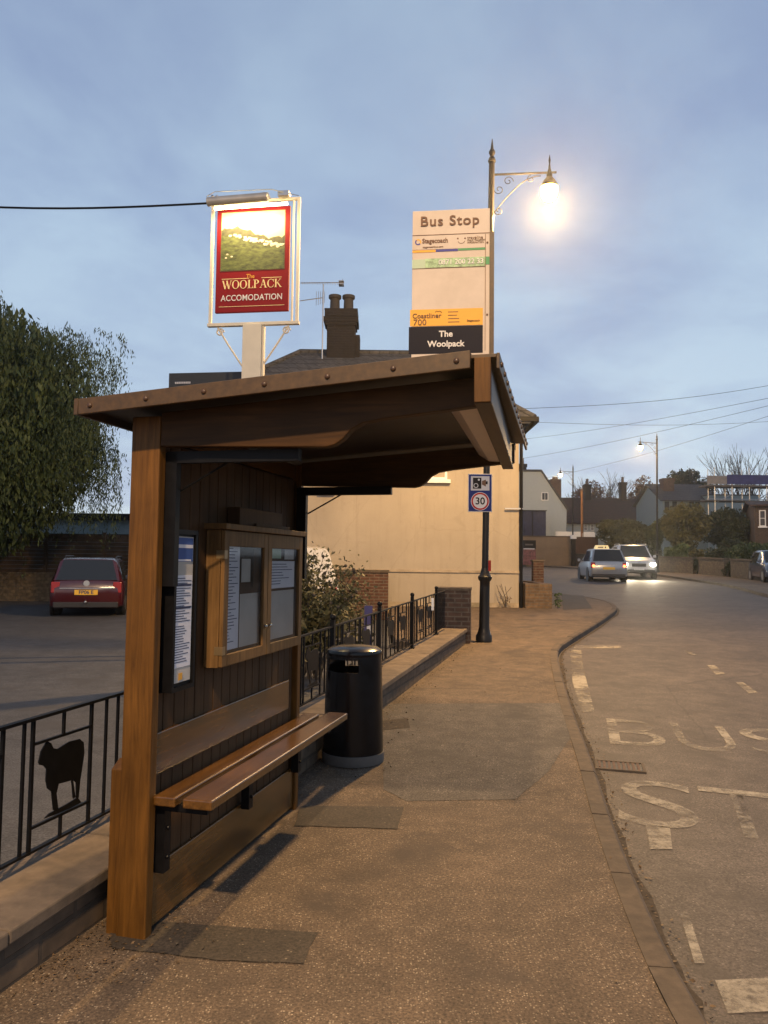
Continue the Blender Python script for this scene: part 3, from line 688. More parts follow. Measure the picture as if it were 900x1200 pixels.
q = MB(); q.box(.001,.017,-.012,.012,-.02,FH-.10); q.box(-.012,.017,-.02,-.0125,.05,.07) if 0 else None
q.build('mounting_bar', M['trim'], flag)

# ---------------------------------------------------------------- litter bin
bn = thing('litter_bin', 'glossy black cylindrical litter bin with grey base on the pavement beyond the bench', 'bin', (-.215, 5.98, g(5.98)))
n = 64; rb = lambda z: .232-.022*(z/.86)
zs = [.075,.2,.35,.5,.685,.775,.80]; vs = []; fs = []
for z in zs:
    for k in range(n): vs.append((rb(z)*math.cos(2*PI*k/n), rb(z)*math.sin(2*PI*k/n), z))
for i in range(len(zs)-1):
    for k in range(n):
        a = math.degrees(2*PI*(k+.5)/n)
        if zs[i] == .685 and (205 < a < 282 or 20 < a < 110): continue
        fs.append([i*n+k, i*n+(k+1) % n, (i+1)*n+(k+1) % n, (i+1)*n+k])
o = MB().add(vs, fs).build('body', M['blackgloss'], bn, smooth=True, solid=False)
so = o.modifiers.new('s', 'SOLIDIFY'); so.thickness = .012
es = o.modifiers.new('e', 'EDGE_SPLIT'); es.split_angle = rad(35)
MB().lathe([(.0,.80),(.214,.80),(.218,.815),(.210,.838),(.18,.856),(.10,.868),(0.001,.872)], 48, cap=False).build('lid', M['blackgloss'], bn, smooth=True)
MB().lathe([(.236,0),(.240,.03),(.238,.074),(.22,.0745)], 48).build('base_ring', M['grey'], bn, smooth=True)
MB().lathe([(.17,.08),(.17,.62),(.165,.62),(.165,.085)], 32).build('liner', M['black'], bn, smooth=True)

# ---------------------------------------------------------------- street lamps
def lamp_proto(label, loc, rz, lean=0.0, full=True, h=8.24, arm=1.0):
    t = thing('street_lamp', label, 'street lamp', loc, 0, 'ornate street lamps along the road', rot=(0, lean, rz))
    m = M['lampcol']
    MB().lathe([(.135,0),(.135,.10),(.115,.13),(.10,.18),(.088,.24),(.083,.9),(.085,1.0),(.115,1.04),(.118,1.08),(.09,1.11),(.075,1.16),(.06,1.22)], 20).build('base', m, t, smooth=True)
    MB().lathe([(.056,1.22),(.056,3.0),(.053,h-1.0),(.066,h-.98),(.066,h-.95),(.053,h-.93),(.05,h+.0)], 16).build('column', m, t, smooth=True)
    MB().lathe([(.062,h),(.07,h+.02),(.05,h+.08),(.03,h+.11),(.055,h+.16),(.055,h+.19),(.028,h+.24),(.02,h+.30),(.006,h+.42)], 14).build('finial', m, t, smooth=True)
    q = MB(); q.tube([(.04,0,h-.22),(arm+.12,0,h-.15)], .019, 8)
    # curved brace with scrolls
    q.tube([(.05+(arm-.2)*(i/10), 0, h-.9+.68*math.sin(PI/2*i/10)) for i in range(11)], .010, 6)
    def scroll(cx, cz, r, s0, turns=1.5, sg=1):
        return [(cx+sg*r*(1-i/22)*math.cos(s0+turns*2*PI*i/22), 0, cz+r*(1-i/22)*math.sin(s0+turns*2*PI*i/22)) for i in range(19)]
    for a in ((.13,h-.86,.08,PI), (.13,h-.48,.09,PI), (.29,h-.33,.09,0), (.68,h-.28,.07,PI/2)): q.tube(scroll(*a), .008, 5)
    q.build('arm', M['black'], t, smooth=True)
    q = MB(); q.lathe([(.015,h-.02),(.02,h-.08),(.035,h-.14),(.05,h-.19),(.05,h-.24),(.10,h-.30),(.145,h-.38),(.155,h-.42)], 20, (arm,0)); q.lathe([(.004,h+.16),(.02,h+.06),(.012,h+.0),(.015,h-.05)], 10, (arm,0)); q.build('lantern_cap', m, t, smooth=True)
    MB().lathe([(.001,h-.66),(.06,h-.65),(.11,h-.61),(.14,h-.55),(.150,h-.48),(.15,h-.425)], 20, (arm,0)).build('glass_bowl', M['lampglow'], t, smooth=True)
    return t
M['lampcol'] = plain('lamp_column_paint', (.010,.009,.009), .4, var=.2, spec=.3)
c1 = at(567, 752, 12.9)
L1 = lamp_proto('near street lamp with scrolled arm and glowing lantern rising behind the bus stop flag', (c1.x, c1.y, g(12.9)), 0, rad(.75))
lamps = [(Vector((c1.x+1.10, 12.9, g(12.9)+7.42)), 4800)]
def pl(u, v, Y): p = at(u, v, Y); return p
p2 = at(770, 640, 46); p3 = at(671, 640, 61)
for p, lb, s in ((Vector((p2.x, 46, g(46))), 'tall street lamp behind the far garden wall right of the oncoming car', 1.0), (Vector((p3.x, 61, g(61))), 'most distant street lamp standing against the long brown roof', .96)):
    c = copy_tree(L1); c.location = p; c.rotation_euler = (0, rad(-.4), PI); c['label'] = lb; c.scale = (1.0, 1.0, s*(.97))
    lamps.append((Vector((p.x-1.0, p.y, p.z+7.15)), 2200))
c = copy_tree(L1); c.location = (-1.95,-3.2,0); c.rotation_euler = (0,0,0); c['label'] = 'street lamp standing behind the camera, lighting the shelter'
lamps.append((Vector((-1.0,-3.2,7.55)), 5000))
def plight(loc, power, col, r=.14):
    l = bpy.data.lights.new('lamp_light', 'POINT'); l.energy = power; l.color = col; l.shadow_soft_size = r
    o = bpy.data.objects.new('lamp_light', l); COL.objects.link(o); o.location = loc
for i, (p, e) in enumerate(lamps): plight(p, e, (1, .68, .38) if i == 3 else (1, .60, .23))

# speed camera sign on the lamp column
sp_ = at(562.5, 600, 12.80)
sg = thing('speed_camera_sign', 'blue speed camera warning sign with 30 roundel fixed to the near lamp column', 'road sign', (sp_.x, 12.80, sp_.z), rad(-3))
SW, SHt = .40, .64
MB().box(-SW/2,SW/2,-.006,.006,0,SHt).build('plate', P['ltgrey'], sg, bevel=.003)
MB().box(-SW/2+.012,SW/2-.012,-.008,-.0065,.012,SHt-.012).build('blue_panel', P['signblue'], sg)
MB().box(-.155,.155,-.0095,-.0082,.36,.60).build('camera_panel', P['ltgrey'], sg)
q = MB(); q.box(-.12,.02,-.011,-.0097,.39,.575); q.box(.095,.125,-.011,-.0097,.465,.515); q.build('camera_symbol', P['black'], sg)
q = MB(); q.prism([(.03,.46),(.095,.425),(.095,.545),(.03,.52)], -.0108, -.0097); q.build('camera_symbol', P['brown'], sg)
ringm(sg, -.07, .442, .028, .040, P['ltgrey'], 'lens_ring', y=-.0116); ringm(sg, -.022, .54, 0.0, .018, P['ltgrey'], 'lens_ring', y=-.0116)
ringm(sg, 0, .178, 0, .118, P['white'], 'roundel', y=-.0090, n=40); ringm(sg, 0, .178, .118, .145, P['roundred'], 'roundel_ring', y=-.0092, n=40); ringm(sg, 0, .178, .145, .153, P['white'], 'roundel_edge', y=-.0091, n=40)
textmesh('30', .165, P['black'], sg, (0, -.0105, .178), bold=.003, sx=1.0)
q = MB(); q.box(.0,.06,.006,.05,.15,.19); q.box(.0,.06,.006,.05,.45,.49); q.build('clamp', M['steel'], sg)
rt = at(573.5, 663, 12.82)
q = MB(); q.box(rt.x-.02,rt.x+.025,12.80,12.812,rt.z-.09,rt.z+.09); tag(q.build('red_tag', P['smallred']), 'small red tag strapped to the base of the near lamp column', 'tag')

# ---------------------------------------------------------------- pub sign
ps = at(300, 655, 9.3)
pub = thing('pub_sign', 'red hanging inn sign with sheep picture in a cream frame on a tall post', 'pub sign', (ps.x-.10, 9.3, .05), rad(-8))
Z = lambda v: at(300, v, 9.3).z-.05
X = lambda u, v=300: (at(u, v, 9.3).x-at(300, v, 9.3).x+0)*1.005
MB().box(-.115,.125,-.06,.06,0,Z(381)).build('post', M['postcream'], pub, bevel=.006)
MB().box(.128,.15,-.03,.03,1.5,Z(383)).build('conduit', M['postcream'], pub)
q = MB(); xl, xr = X(248), X(352); zb, zt = Z(380), Z(234)
q.box(xl-.03,xr+.03,-.03,.03,zb-.02,zb+.02); q.box(xl-.018,xl+.018,-.018,.018,zb+.02,zt); q.box(xr-.018,xr+.018,-.018,.018,zb+.02,zt); q.box(xl+.018,xr-.018,-.016,.016,zt-.035,zt-.0); q.build('frame', M['postcream'], pub, bevel=.003)
MB().box(xr-.075,xr-.055,-.012,.012,zb+.02,zt-.036).build('frame_rod', M['postcream'], pub)
q = MB()
for sg_ in (-1, 1):
    q.tube([(sg_*(xr-.10),0,zb-.03),(sg_*.32,0,zb-.24),(sg_*.13,0,zb-.52)], .012, 6)
    cx = sg_*(xr-.13); q.tube([(cx+.05*math.cos(a)*(1-a/14), 0, zb-.09+.05*math.sin(a)*(1-a/14)) for a in [i*.5 for i in range(18)]], .010, 6)
q.build('scroll_bracket', M['postcream'], pub, smooth=True)
bx0, bx1, bz0, bz1 = X(254), X(342), Z(366), Z(244)
MB().box(bx0,bx1,-.022,.022,bz0,bz1).build('board', P['red'], pub, bevel=.006)
q = MB(); e = .012
q.box(bx0+.05,bx1-.05,-.0245,-.0225,bz0+.07,bz0+.076); q.build('gold_line', P['gold'], pub)
q = MB(); zl = Z(327); q.box(bx0+.08,-.06,-.0245,-.0225,zl,zl+.007); q.box(.10,bx1-.09,-.0245,-.0225,zl,zl+.007); q.build('gold_line', P['gold'], pub)
px0, px1, pz0, pz1 = X(260), X(336), Z(317), Z(249); pw, ph = px1-px0, pz1-pz0
MB().box(px0-.008,px1+.008,-.024,-.0225,pz0-.008,pz1+.008).build('picture_edge', plain('picture_edge', (.16,.10,.04), .5), pub)
MB().box(px0,px1,-.0265,-.0245,pz0,pz1).build('picture_sky', plain('painted_sky', (.62,.55,.30), .55, var=.15, scale=4), pub)
def hillpoly(f, n=24): return [(px0, pz0)]+[(px0+pw*1.0, pz0)]+[(px1-pw*i/n, pz0+ph*f(1-i/n)) for i in range(n+1)]
MB().prism(hillpoly(lambda t: .64+.10*math.sin(t*5+.6)+.02*math.sin(t*31)+.012*math.sin(t*57)), -.0275, -.0267).build('painted_trees', plain('painted_trees', (.05,.05,.018), .6, var=.6, scale=25), pub)
MB().prism(hillpoly(lambda t: .60-.22*t+.03*math.sin(t*7)), -.0285, -.0277).build('painted_field', plain('painted_field', (.075,.09,.022), .6, var=.75, scale=14, stretch=(1,1,2.5)), pub)
q = MB()
for i in range(60):
    t_ = random.betavariate(1.6,1.1); cx = px0+pw*(.1+.88*t_); cz = pz0+ph*(.60-.22*t_+random.uniform(-.03,.045)); s_ = random.uniform(.012,.021)
    q.ball((cx,-.0292,cz), s_, 7, (1.25,.1,.8)); q.ball((cx+s_*1.1,-.0295,cz+s_*.3), s_*.4, 5, (1,.1,1))
for cx, cz in ((.1,.28),(.17,.24),(.08,.22)): q.ball((px0+pw*cx,-.0292,pz0+ph*cz), .013, 7, (1.3,.1,.8))
q.build('painted_flock', plain('painted_sheep', (.62,.55,.38), .6, var=.3, scale=30), pub)
# serif capitals made of strokes
def serif_word(word, cx, cz, h, total, y, m, par):
    T, t_ = .17, .06
    def stroke(a, b, w): 
        d = Vector((b[0]-a[0], b[1]-a[1])).normalized(); nn = Vector((1,0)) if abs(d.x) < .7 else Vector((-d.y, d.x)); nn = nn*w/2
        return [(a[0]-nn.x,a[1]-nn.y),(a[0]+nn.x,a[1]+nn.y),(b[0]+nn.x,b[1]+nn.y),(b[0]-nn.x,b[1]-nn.y)]
    def arc(cx_, cy_, rx, ry, a0, a1, w0, n=14):
        out = []
        for i in range(n):
            A, B = a0+(a1-a0)*i/n, a0+(a1-a0)*(i+1)/n
            wA = t_+(w0-t_)*abs(math.cos(A)); wB = t_+(w0-t_)*abs(math.cos(B))
            out.append([(cx_+(rx)*math.cos(A), cy_+ry*math.sin(A)), (cx_+rx*math.cos(B), cy_+ry*math.sin(B)), (cx_+(rx-wB)*math.cos(B), cy_+(ry-t_*1.1)*math.sin(B)), (cx_+(rx-wA)*math.cos(A), cy_+(ry-t_*1.1)*math.sin(A))])
        return out
    ser = lambda x, y_, w=.3: [[(x-w/2,y_),(x+w/2,y_),(x+w/2,y_+.045),(x-w/2,y_+.045)]]
    G = {'W': (1.25, [stroke((.1,1),(.38,0),T), stroke((.38,0),(.62,.95),t_), stroke((.58,1),(.86,0),T), stroke((.86,0),(1.12,1),t_)]+ser(.1,.955)+ser(.58,.955,.3)+ser(1.12,.955,.26)),
         'O': (.98, arc(.46,.5,.46,.52,0,2*PI,T,24)), 'L': (.74, [stroke((.2,0),(.2,1),T), stroke((.2,.03),(.68,.03),.05), [(.60,0),(.70,0),(.70,.28),(.66,.28)]]+ser(.2,.955)+ser(.15,0,.3)),
         'P': (.78, [stroke((.2,0),(.2,1),T)]+arc(.32,.74,.38,.26,-PI/2,PI/2,T)+ser(.15,.955,.34)+ser(.2,0,.34)),
         'A': (.95, [stroke((.14,0),(.46,1),t_), stroke((.46,1),(.78,0),T), stroke((.24,.34),(.66,.34),.045)]+ser(.13,0,.26)+ser(.80,0,.32)),
         'C': (.88, arc(.48,.5,.46,.52,.75,2*PI-.75,T,20)+[[(.78,.66),(.84,.66),(.84,1.0),(.80,1.0)], [(.78,.34),(.84,.34),(.82,.12),(.78,.12)]]),
         'K': (.95, [stroke((.2,0),(.2,1),T), stroke((.26,.42),(.72,.97),t_), stroke((.42,.56),(.82,.02),T)]+ser(.2,.955)+ser(.2,0)+ser(.74,.955,.26)+ser(.84,0,.28))}
    wt = sum(G[c_][0] for c_ in word); k = total/wt; x = cx-total/2; q = MB()
    for i, c_ in enumerate(word):
        for j, pl_ in enumerate(G[c_][1]): q.prism([(x+p[0]*k, cz-h/2+p[1]*h) for p in pl_], y-.0006-.00008*j, y+.001)
        x += G[c_][0]*k
    return q.build('lettering', m, par)
serif_word('WOOLPACK', (bx0+bx1)/2, Z(333.5), .105, .76, -.0245, P['gold'], pub)
textmesh('ACCOMODATION', .105, P['white'], pub, ((bx0+bx1)/2, -.0245, Z(349.5)), bold=.001, sx=.87, spacing=1.04)
textmesh('The', .075, P['orange'], pub, ((bx0+bx1)/2-.02, -.0245, Z(324.5)), bold=.0, sx=.9)
# strip light above the board
tx0, tx1, tz = X(252), X(323), Z(238)-.10
q = MB(); q.tube([(tx0,-.30,tz),(tx1,-.30,tz+.02)], .055, 16); q.build('light_hood', plain('hood_paint', (.42,.40,.37), .35, metal=.3), pub, smooth=True)
q = MB(); q.tube([(tx0+.06,-.22,tz-.05),(tx1+.22,-.22,tz-.035)], .018, 8); q.build('light_tube', emis('sign_tube', (1,.78,.38), 30), pub)
q = MB()
for xx in (tx0+.05, tx1-.06): q.tube([(xx,0,zt-.01),(xx,-.12,zt+.02),(xx,-.28,tz+.05)], .009, 6); q.ball((xx,-.28,tz+.075),.02)
q.tube([(tx0-.02,-.28,tz+.08),(tx0+.05,-.2,zt+.03),(tx1,-.16,zt+.04),(xr,-.02,zt+.01)], .005, 5); q.box(tx1+.06,tx1+.20,-.10,-.0,zt-.01,zt+.05); q.build('light_arm', M['steel'], pub)
ar = bpy.data.lights.new('sign_light', 'AREA'); ar.shape = 'RECTANGLE'; ar.size = .8; ar.size_y = .05; ar.energy = 19; ar.color = (1,.74,.36)
ao = bpy.data.objects.new('sign_light', ar); COL.objects.link(ao); ao.parent = pub; ao.location = ((tx0+tx1)/2+.05, -.245, tz-.075); ao.rotation_euler = (rad(28), 0, 0)
# cable to the sign
q = MB(); w0 = at(-160, 232, 9.6); w1 = at(247, 238, 9.3)
q.tube([w0.lerp(w1, i/12)-Vector((0,0,.10*math.sin(PI*i/12))) for i in range(13)], .013, 6); tag(q.build('overhead_cable', M['black']), 'thick black cable running from the left edge of view to the inn sign', 'cable')

# dark board on posts behind the shelter
db = thing('dark_signboard', 'dark flat signboard with small pale print behind the shelter roof, beside the sign post', 'signboard', (at(243,445,11.5).x, 11.5, .1), rad(-8))
z0, z1 = at(243,470,11.5).z-.1, at(243,437,11.5).z-.1
MB().box(-.60,.62,-.03,.03,z0-.3,z1).build('board', plain('dark_board', (.02,.022,.024), .5), db)
q = MB(); q.box(-.5,-.44,-.02,.04,0,z0-.3); q.box(.44,.5,-.02,.04,0,z0-.3); q.build('leg', M['black'], db)
q = MB(); 
for i in range(9): q.box(-.50+i*.028,-.478+i*.028,-.033,-.0305,z1-.165,z1-.135)
q.build('print', P['ltgrey'], db)

# ---------------------------------------------------------------- foliage tools
def leaf_object(name, cen, size, mat, parent=None, droop=False, aspect=.5, flat_=False):
    n = len(cen); cen = np.asarray(cen, dtype=float)
    if droop: a = np.tile(np.array([0,0,-1.0]), (n,1))+rng.normal(0,.35,(n,3))
    elif flat_: a = rng.normal(0,1,(n,3)); a[:,2] *= .15
    else: a = rng.normal(0,1,(n,3))
    a /= np.linalg.norm(a, axis=1)[:,None]; b = rng.normal(0,1,(n,3))
    if flat_: b[:,2] *= .15
    b -= (b*a).sum(1)[:,None]*a; b /= np.linalg.norm(b, axis=1)[:,None]
    s = size*rng.uniform(.6,1.35,n)[:,None]; a = a*s; b = b*s*aspect
    v = np.stack([cen-a, cen+b*.9-a*.1, cen+a, cen-b*.9-a*.1], 1).reshape(-1,3)
    me = bpy.data.meshes.new(name); me.vertices.add(4*n); me.vertices.foreach_set('co', v.ravel())
    me.loops.add(4*n); me.loops.foreach_set('vertex_index', np.arange(4*n)); me.polygons.add(n)
    me.polygons.foreach_set('loop_start', np.arange(0,4*n,4)); me.polygons.foreach_set('loop_total', np.full(n,4)); me.update(); me.validate()
    me.materials.append(mat); o = bpy.data.objects.new(name, me); COL.objects.link(o)
    if parent: o.parent = parent
    return o
def clump_points(c, r, n, nclump=14, shell=.55):
    """points in leaf clumps filling an ellipsoid of radii r"""
    out = []
    for k in range(nclump):
        d = rng.normal(0,1,3); d /= np.linalg.norm(d); rr = rng.uniform(.35,1)**.5
        cc = np.array(c)+d*np.array(r)*rr*.78; m = n//nclump
        q = rng.normal(0,1,(m,3)); q /= np.linalg.norm(q, axis=1)[:,None]
        out.append(cc+q*np.array(r)*rng.uniform(.25,.46)*rng.uniform(shell,1.12,(m,1)))
    return np.concatenate(out)
def limb_tree(parent, h, r0, spread, m=M['bark'], nl=6, top=.85):
    q = MB(); q.tube([(0,0,-.2),(.03*h,.01*h,h*.35),(-.01*h,.02*h,h*.65),(.02*h,0,h*top)], [r0,r0*.75,r0*.5,r0*.15], 8)
    for i in range(nl):
        a = 2*PI*i/nl+random.uniform(-.4,.4); z = h*random.uniform(.3,.6)
        q.tube([(0.01*h,0.01*h,z),(math.cos(a)*spread*.4,math.sin(a)*spread*.4,z+h*.12),(math.cos(a)*spread*.8,math.sin(a)*spread*.8,z+h*.2)], [r0*.4,r0*.25,r0*.06], 6)
    return q.build('trunk', m, parent, smooth=True)
def tree(label, cat, x, y, z, h, w, mat, n=6000, leaf=.12, name='tree', low=.15, nclump=18, group=None, d=None):
    t = thing(name, label, cat, (x, y, z), 0, group); limb_tree(t, h*.9, max(.04, h*.025), w/2)
    leaf_object('crown', clump_points((0,0,h*(1+low)/2), (w/2,(d or w)/2,h*(1-low)/2), n, nclump), leaf, mat, t); return t

# weeping willow at the left
wl = thing('willow_tree', 'large weeping willow with drooping green strands behind the red car', 'tree', (-12.75, 20.8, .1))
limb_tree(wl, 7.5, .38, 4.0, nl=8)
pts = []
wc = np.array([0,0,4.9]); WR = np.array([5.1,4.0,4.2])
for k in range(5600):
    d_ = rng.normal(0,1,3); d_[2] = abs(d_[2])*.9-.25; d_ /= np.linalg.norm(d_)
    lump = 1+.10*math.sin(d_[0]*9+d_[1]*4)+.08*math.sin(d_[2]*11+d_[0]*3)+.05*math.sin(d_[0]*23)
    st = wc+d_*WR*rng.uniform(.35,1.02)**.5*lump; L_ = rng.uniform(.5,2.6)*(.5+.5*(1-abs(d_[2])*.5)); m = int(8+L_*15)
    tt_ = np.linspace(0,1,m)[:,None]; out = np.array([d_[0],d_[1],0])*.35
    L_ = L_*(.45 if d_[2] > .45 else 1.0)
    p_ = st+np.concatenate([tt_*out[0]*(1-tt_*.5), tt_*out[1]*(1-tt_*.5), .25*np.sin(tt_*PI*.5)*(1-tt_)-L_*tt_**1.25], 1)+rng.normal(0,.045,(m,3))
    pts.append(p_[p_[:,2] > .9])
leaf_object('crown', np.concatenate(pts), .058, M['leafwillow'], wl, droop=True, aspect=.26)
core = rng.normal(0,1,(70000,3)); core /= np.linalg.norm(core, axis=1)[:,None]; core = wc+core*WR*rng.uniform(.45,.95,(70000,1)); core = core[core[:,2] > 1.2]
leaf_object('inner_foliage', core, .11, M['leafwillow'], wl, droop=True, aspect=.4)

# shrub behind the railings near the bin
bs = thing('shrub', 'straggly shrub with pale leaves and seed heads growing behind the railings', 'shrub', (-.95, 9.6, .1))
q = MB(); sp_pts = []; heads = []
for k in range(70):
    a = random.uniform(0,2*PI); r_ = random.uniform(.2,.85); hh = random.uniform(1.0,1.72)*(1-.25*r_)
    p0 = Vector((random.uniform(-.2,.2),random.uniform(-.2,.2),0)); p2_ = Vector((math.cos(a)*r_*.95, math.sin(a)*r_*.7, hh)); p1_ = p0.lerp(p2_,.5)+Vector((0,0,.2))
    pp = [p0.lerp(p1_,i/6).lerp(p1_.lerp(p2_,i/6),i/6) for i in range(7)]; q.tube(pp, [.008]*4+[.005,.004,.003], 4)
    for i in range(2,7):
        for _ in range(26): sp_pts.append(tuple(pp[i]+Vector((random.gauss(0,.10),random.gauss(0,.10),random.gauss(0,.09)))))
    heads.append(pp[-1])
for p in heads: q.ball(tuple(p+Vector((0,0,.02))), .022, 6)
q.build('stems', M['bark'], bs)
leaf_object('foliage', sp_pts, .030, M['leafbush'], bs, aspect=.5)
big = [(random.uniform(-.75,.85), random.uniform(-.8,-.2), random.uniform(.40,.85)) for _ in range(380)]
leaf_object('broad_leaves', big, .045, leafmat('ivy_leaves', (.05,.055,.018), (.14,.11,.05), 8.0), bs, aspect=.8)
bk = thing('shrub', 'low dark shrub filling the gap behind the lower railings', 'shrub', (-1.35, 8.0, .05)); limb_tree(bk, .7, .02, .5)
leaf_object('foliage', clump_points((0,0,.45), (.55,.5,.42), 1500, 10), .04, M['leafbush'], bk)

# purple banner tied behind railings
bp = wall_to_world(RW-.05, 5.95, 0)
bn2 = thing('banner', 'purple and white banner tied upright behind the railing post by the shrub', 'banner', (bp.x-.06, bp.y+.05, .42), rad(-4))
MB().box(-.05,.04,0,.01,0,.62).build('cloth', M['purple'], bn2)
q = MB(); q.box(-.03,.03,-.003,-.001,.03,.16); q.box(-.02,.03,-.003,-.001,.30,.40); q.build('print', P['ltgrey'], bn2)
wr = wall_to_world(RW+.03, 8.78, 0); wz = at(505, 708, wr.y).z
tag(MB().box(wr.x-.018,wr.x+.018,wr.y-.01,wr.y,wz-.09,wz+.09).build('glint', plain('white_glint', (.9,.9,.88), .3, var=.01)), 'small white plate standing in for a bright glint on the far railings', 'glint')  # white plate stands in for a bright glint on the railings

# ---------------------------------------------------------------- cream building
def window(parent, x0, x1, z0, z1, y, nx=2, nz=2, frame=None, fw=.06, sill=True, name='window', depth=.06):
    """window on a wall facing -Y at local y; child of parent"""
    frame = frame or M['white']; q = MB()
    q.box(x0,x1,y-.03,y+depth,z0,z0+fw); q.box(x0,x1,y-.03,y+depth,z1-fw,z1); q.box(x0,x0+fw,y-.03,y+depth,z0+fw,z1-fw); q.box(x1-fw,x1,y-.03,y+depth,z0+fw,z1-fw)
    for i in range(1,nx): xx = x0+(x1-x0)*i/nx; q.box(xx-.015,xx+.015,y-.015,y+.02,z0+fw,z1-fw)
    for i in range(1,nz): zz = z0+(z1-z0)*i/nz; q.box(x0+fw,x1-fw,y-.018,y+.022,zz-.018,zz+.018)
    o = q.build(name, frame, parent); MB().box(x0+fw,x1-fw,y+.004,y+.012,z0+fw,z1-fw).build('pane', M['glass'], o)
    if sill: MB().box(x0-.08,x1+.08,y-.12,y-.001,z0-.09,z0-.002).build('sill', frame, o)
    return o
bc = thing('cream_house', 'two storey cream rendered house with hipped slate roof facing the pavement', 'house', (0, 19.5, 0))
EZ = 5.22; x0, x1 = -5.25, 3.43; YD = 6.2
MB().box(x0,x1,0,YD,-.3,EZ).build('wall', M['cream'], bc)
MB().box(x0-.02,x1+.025,-.035,-.001,1.27,1.33).build('plinth_ledge', plain('ledge', (.40,.33,.24), .8, var=.2, dirt=(.2,.16,.11)), bc)
MB().box(x0,x1+.001,-.012,-.001,-.2,.52).build('damp_band', plain('stained_render', (.42,.34,.24), .9, var=.25, scale=3, dirt=(.2,.17,.11)), bc)
ov = .34; rx0, rx1 = -2.55, .85; RZt = at(400,413,22.6).z
rv = [(x0-ov,-ov,EZ-.03),(x1+ov,-ov,EZ-.03),(x1+ov,YD+ov,EZ-.03),(x0-ov,YD+ov,EZ-.03),(rx0,YD/2,RZt),(rx1,YD/2,RZt)]
MB().add(rv, [(0,1,5,4),(1,2,5),(2,3,4,5),(3,0,4),(3,2,1,0)]).build('roof', M['slate'], bc)
q = MB(); 
for a, b in ((4,5),(0,4),(1,5)): q.tube([Vector(rv[a])+Vector((0,0,.02)), Vector(rv[b])+Vector((0,0,.02))], .07, 8)
q.build('ridge_tiles', M['slate'], bc, smooth=True)
q = MB(); q.box(x0-ov-.08,x1+ov+.08,-ov-.11,-ov-.01,EZ-.14,EZ-.02); q.box(x1+ov+.01,x1+ov+.11,-ov,YD,EZ-.14,EZ-.02); q.build('gutter', M['black'], bc)
MB().box(x0-ov+.02,x1+ov-.02,-ov+.0,-.002,EZ-.12,EZ-.06).build('soffit', M['white'], bc)
q = MB(); q.tube([(x1+.3,-ov-.05,EZ-.14),(x1+.05,-.06,EZ-.5),(x1+.05,-.06,.1)], .045, 10); q.build('downpipe', M['black'], bc, smooth=True)
wx0, wx1 = at(491,560,19.5).x, at(523,560,19.5).x; wz0 = at(507,563,19.5).z
window(bc, wx0, wx1+.02, wz0+.02, wz0+1.35, 0, 2, 3); window(bc, -2.2, -1.45, wz0+.02, wz0+1.35, 0, 2, 3)
# chimney
cx0, cx1 = at(382,400,22.6).x, at(418,400,22.6).x; cz1 = at(400,366,22.6).z
q = MB(); q.box(cx0+.05,cx1-.04,2.75,3.45,RZt-.7,cz1-.50); q.box(cx0+.0,cx1+.0,2.71,3.49,cz1-.499,cz1-.40); q.box(cx0-.05,cx1+.05,2.69,3.51,cz1-.399,cz1-.25); q.box(cx1-.035,cx1+.10,2.8,3.3,RZt-.7,RZt+.45); q.box(cx0-.02,cx1+.02,2.67,3.53,cz1-.249,cz1-.05); q.box(cx0-.03,cx1+.03,2.72,3.48,cz1-.049,cz1)
ch = q.build('chimney', M['brickdark'], bc)
for u in (392.5, 408.5):
    xx = at(u,355,22.6).x; MB().lathe([(.17,cz1),(.15,cz1+.08),(.14,cz1+.38),(.19,cz1+.42),(.19,cz1+.50),(.15,cz1+.51)], 14, (xx,3.1)).build('chimney_pot', plain('clay_pot', (.035,.03,.027), .8), ch, smooth=True)
ae = thing('tv_aerial', 'television aerial on a mast strapped beside the dark chimney', 'aerial', (at(378.5,400,22.4).x, 22.2, RZt-.4))
zz = lambda v: at(378,v,22.2).z-(RZt-.4); xx = lambda u: at(u,335,22.2).x-ae.location.x
MB().tube([(0,0,0),(0,0,zz(333))], .022, 6).build('mast', M['zinc'], ae)
q = MB(); z = zz(332); q.tube([(xx(352),0,z),(xx(403),0,z+.03)], .014, 5)
for i in range(16): q.tube([(xx(354)+i*.075,-.11,z+.0),(xx(354)+i*.075,.11,z+.0)], .006, 4)
for s_ in (-1,1): q.box(xx(397),xx(403),-.12,.12,z+s_*.05-.005,z+s_*.05+.005); q.tube([(xx(400),-.1,z),(xx(402),-.1,z+s_*.11)], .006, 4)
q.build('long_array', M['zinc'], ae)
q = MB(); z = zz(349); q.tube([(xx(352),0,z-.1),(xx(378),0,z+.0)], .014, 5)
for i in range(5): q.tube([(xx(371)+i*.06-.0,-.02,z-.24+i*.02),(xx(371)+i*.06,.02,z+.2)], .008, 4)
q.build('short_array', M['zinc'], ae)
rs = at(384,576,19.42)
tag(MB().box(rs.x-.2,rs.x+.2,19.38,19.46,rs.z-.06,rs.z+.06).build('red_nameboard', P['smallred']), 'small red board fixed on the cream wall under the shelter beam', 'board')
br = at(601,596,19.4)
q = MB(); q.box(br.x-.2,br.x+.25,19.40,19.44,br.z-.015,br.z+.015); tag(q.build('wall_bracket', M['zinc']), 'thin metal bracket sticking out near the cream house corner', 'bracket')
# red brick wall in front of left part
bw = thing('brick_wall', 'red brick wall with flat coping at the foot of the cream house behind the shrub', 'wall', (at(455,690,18.6).x, 18.6, .1))
zt_ = at(440,668,18.6).z-.1
MB().box(-3.2,0,0,.3,-.3,zt_-.06).build('wall_body', M['brick'], bw); MB().box(-3.22,.02,-.03,.33,zt_-.06,zt_).build('coping', M['kerb'], bw)
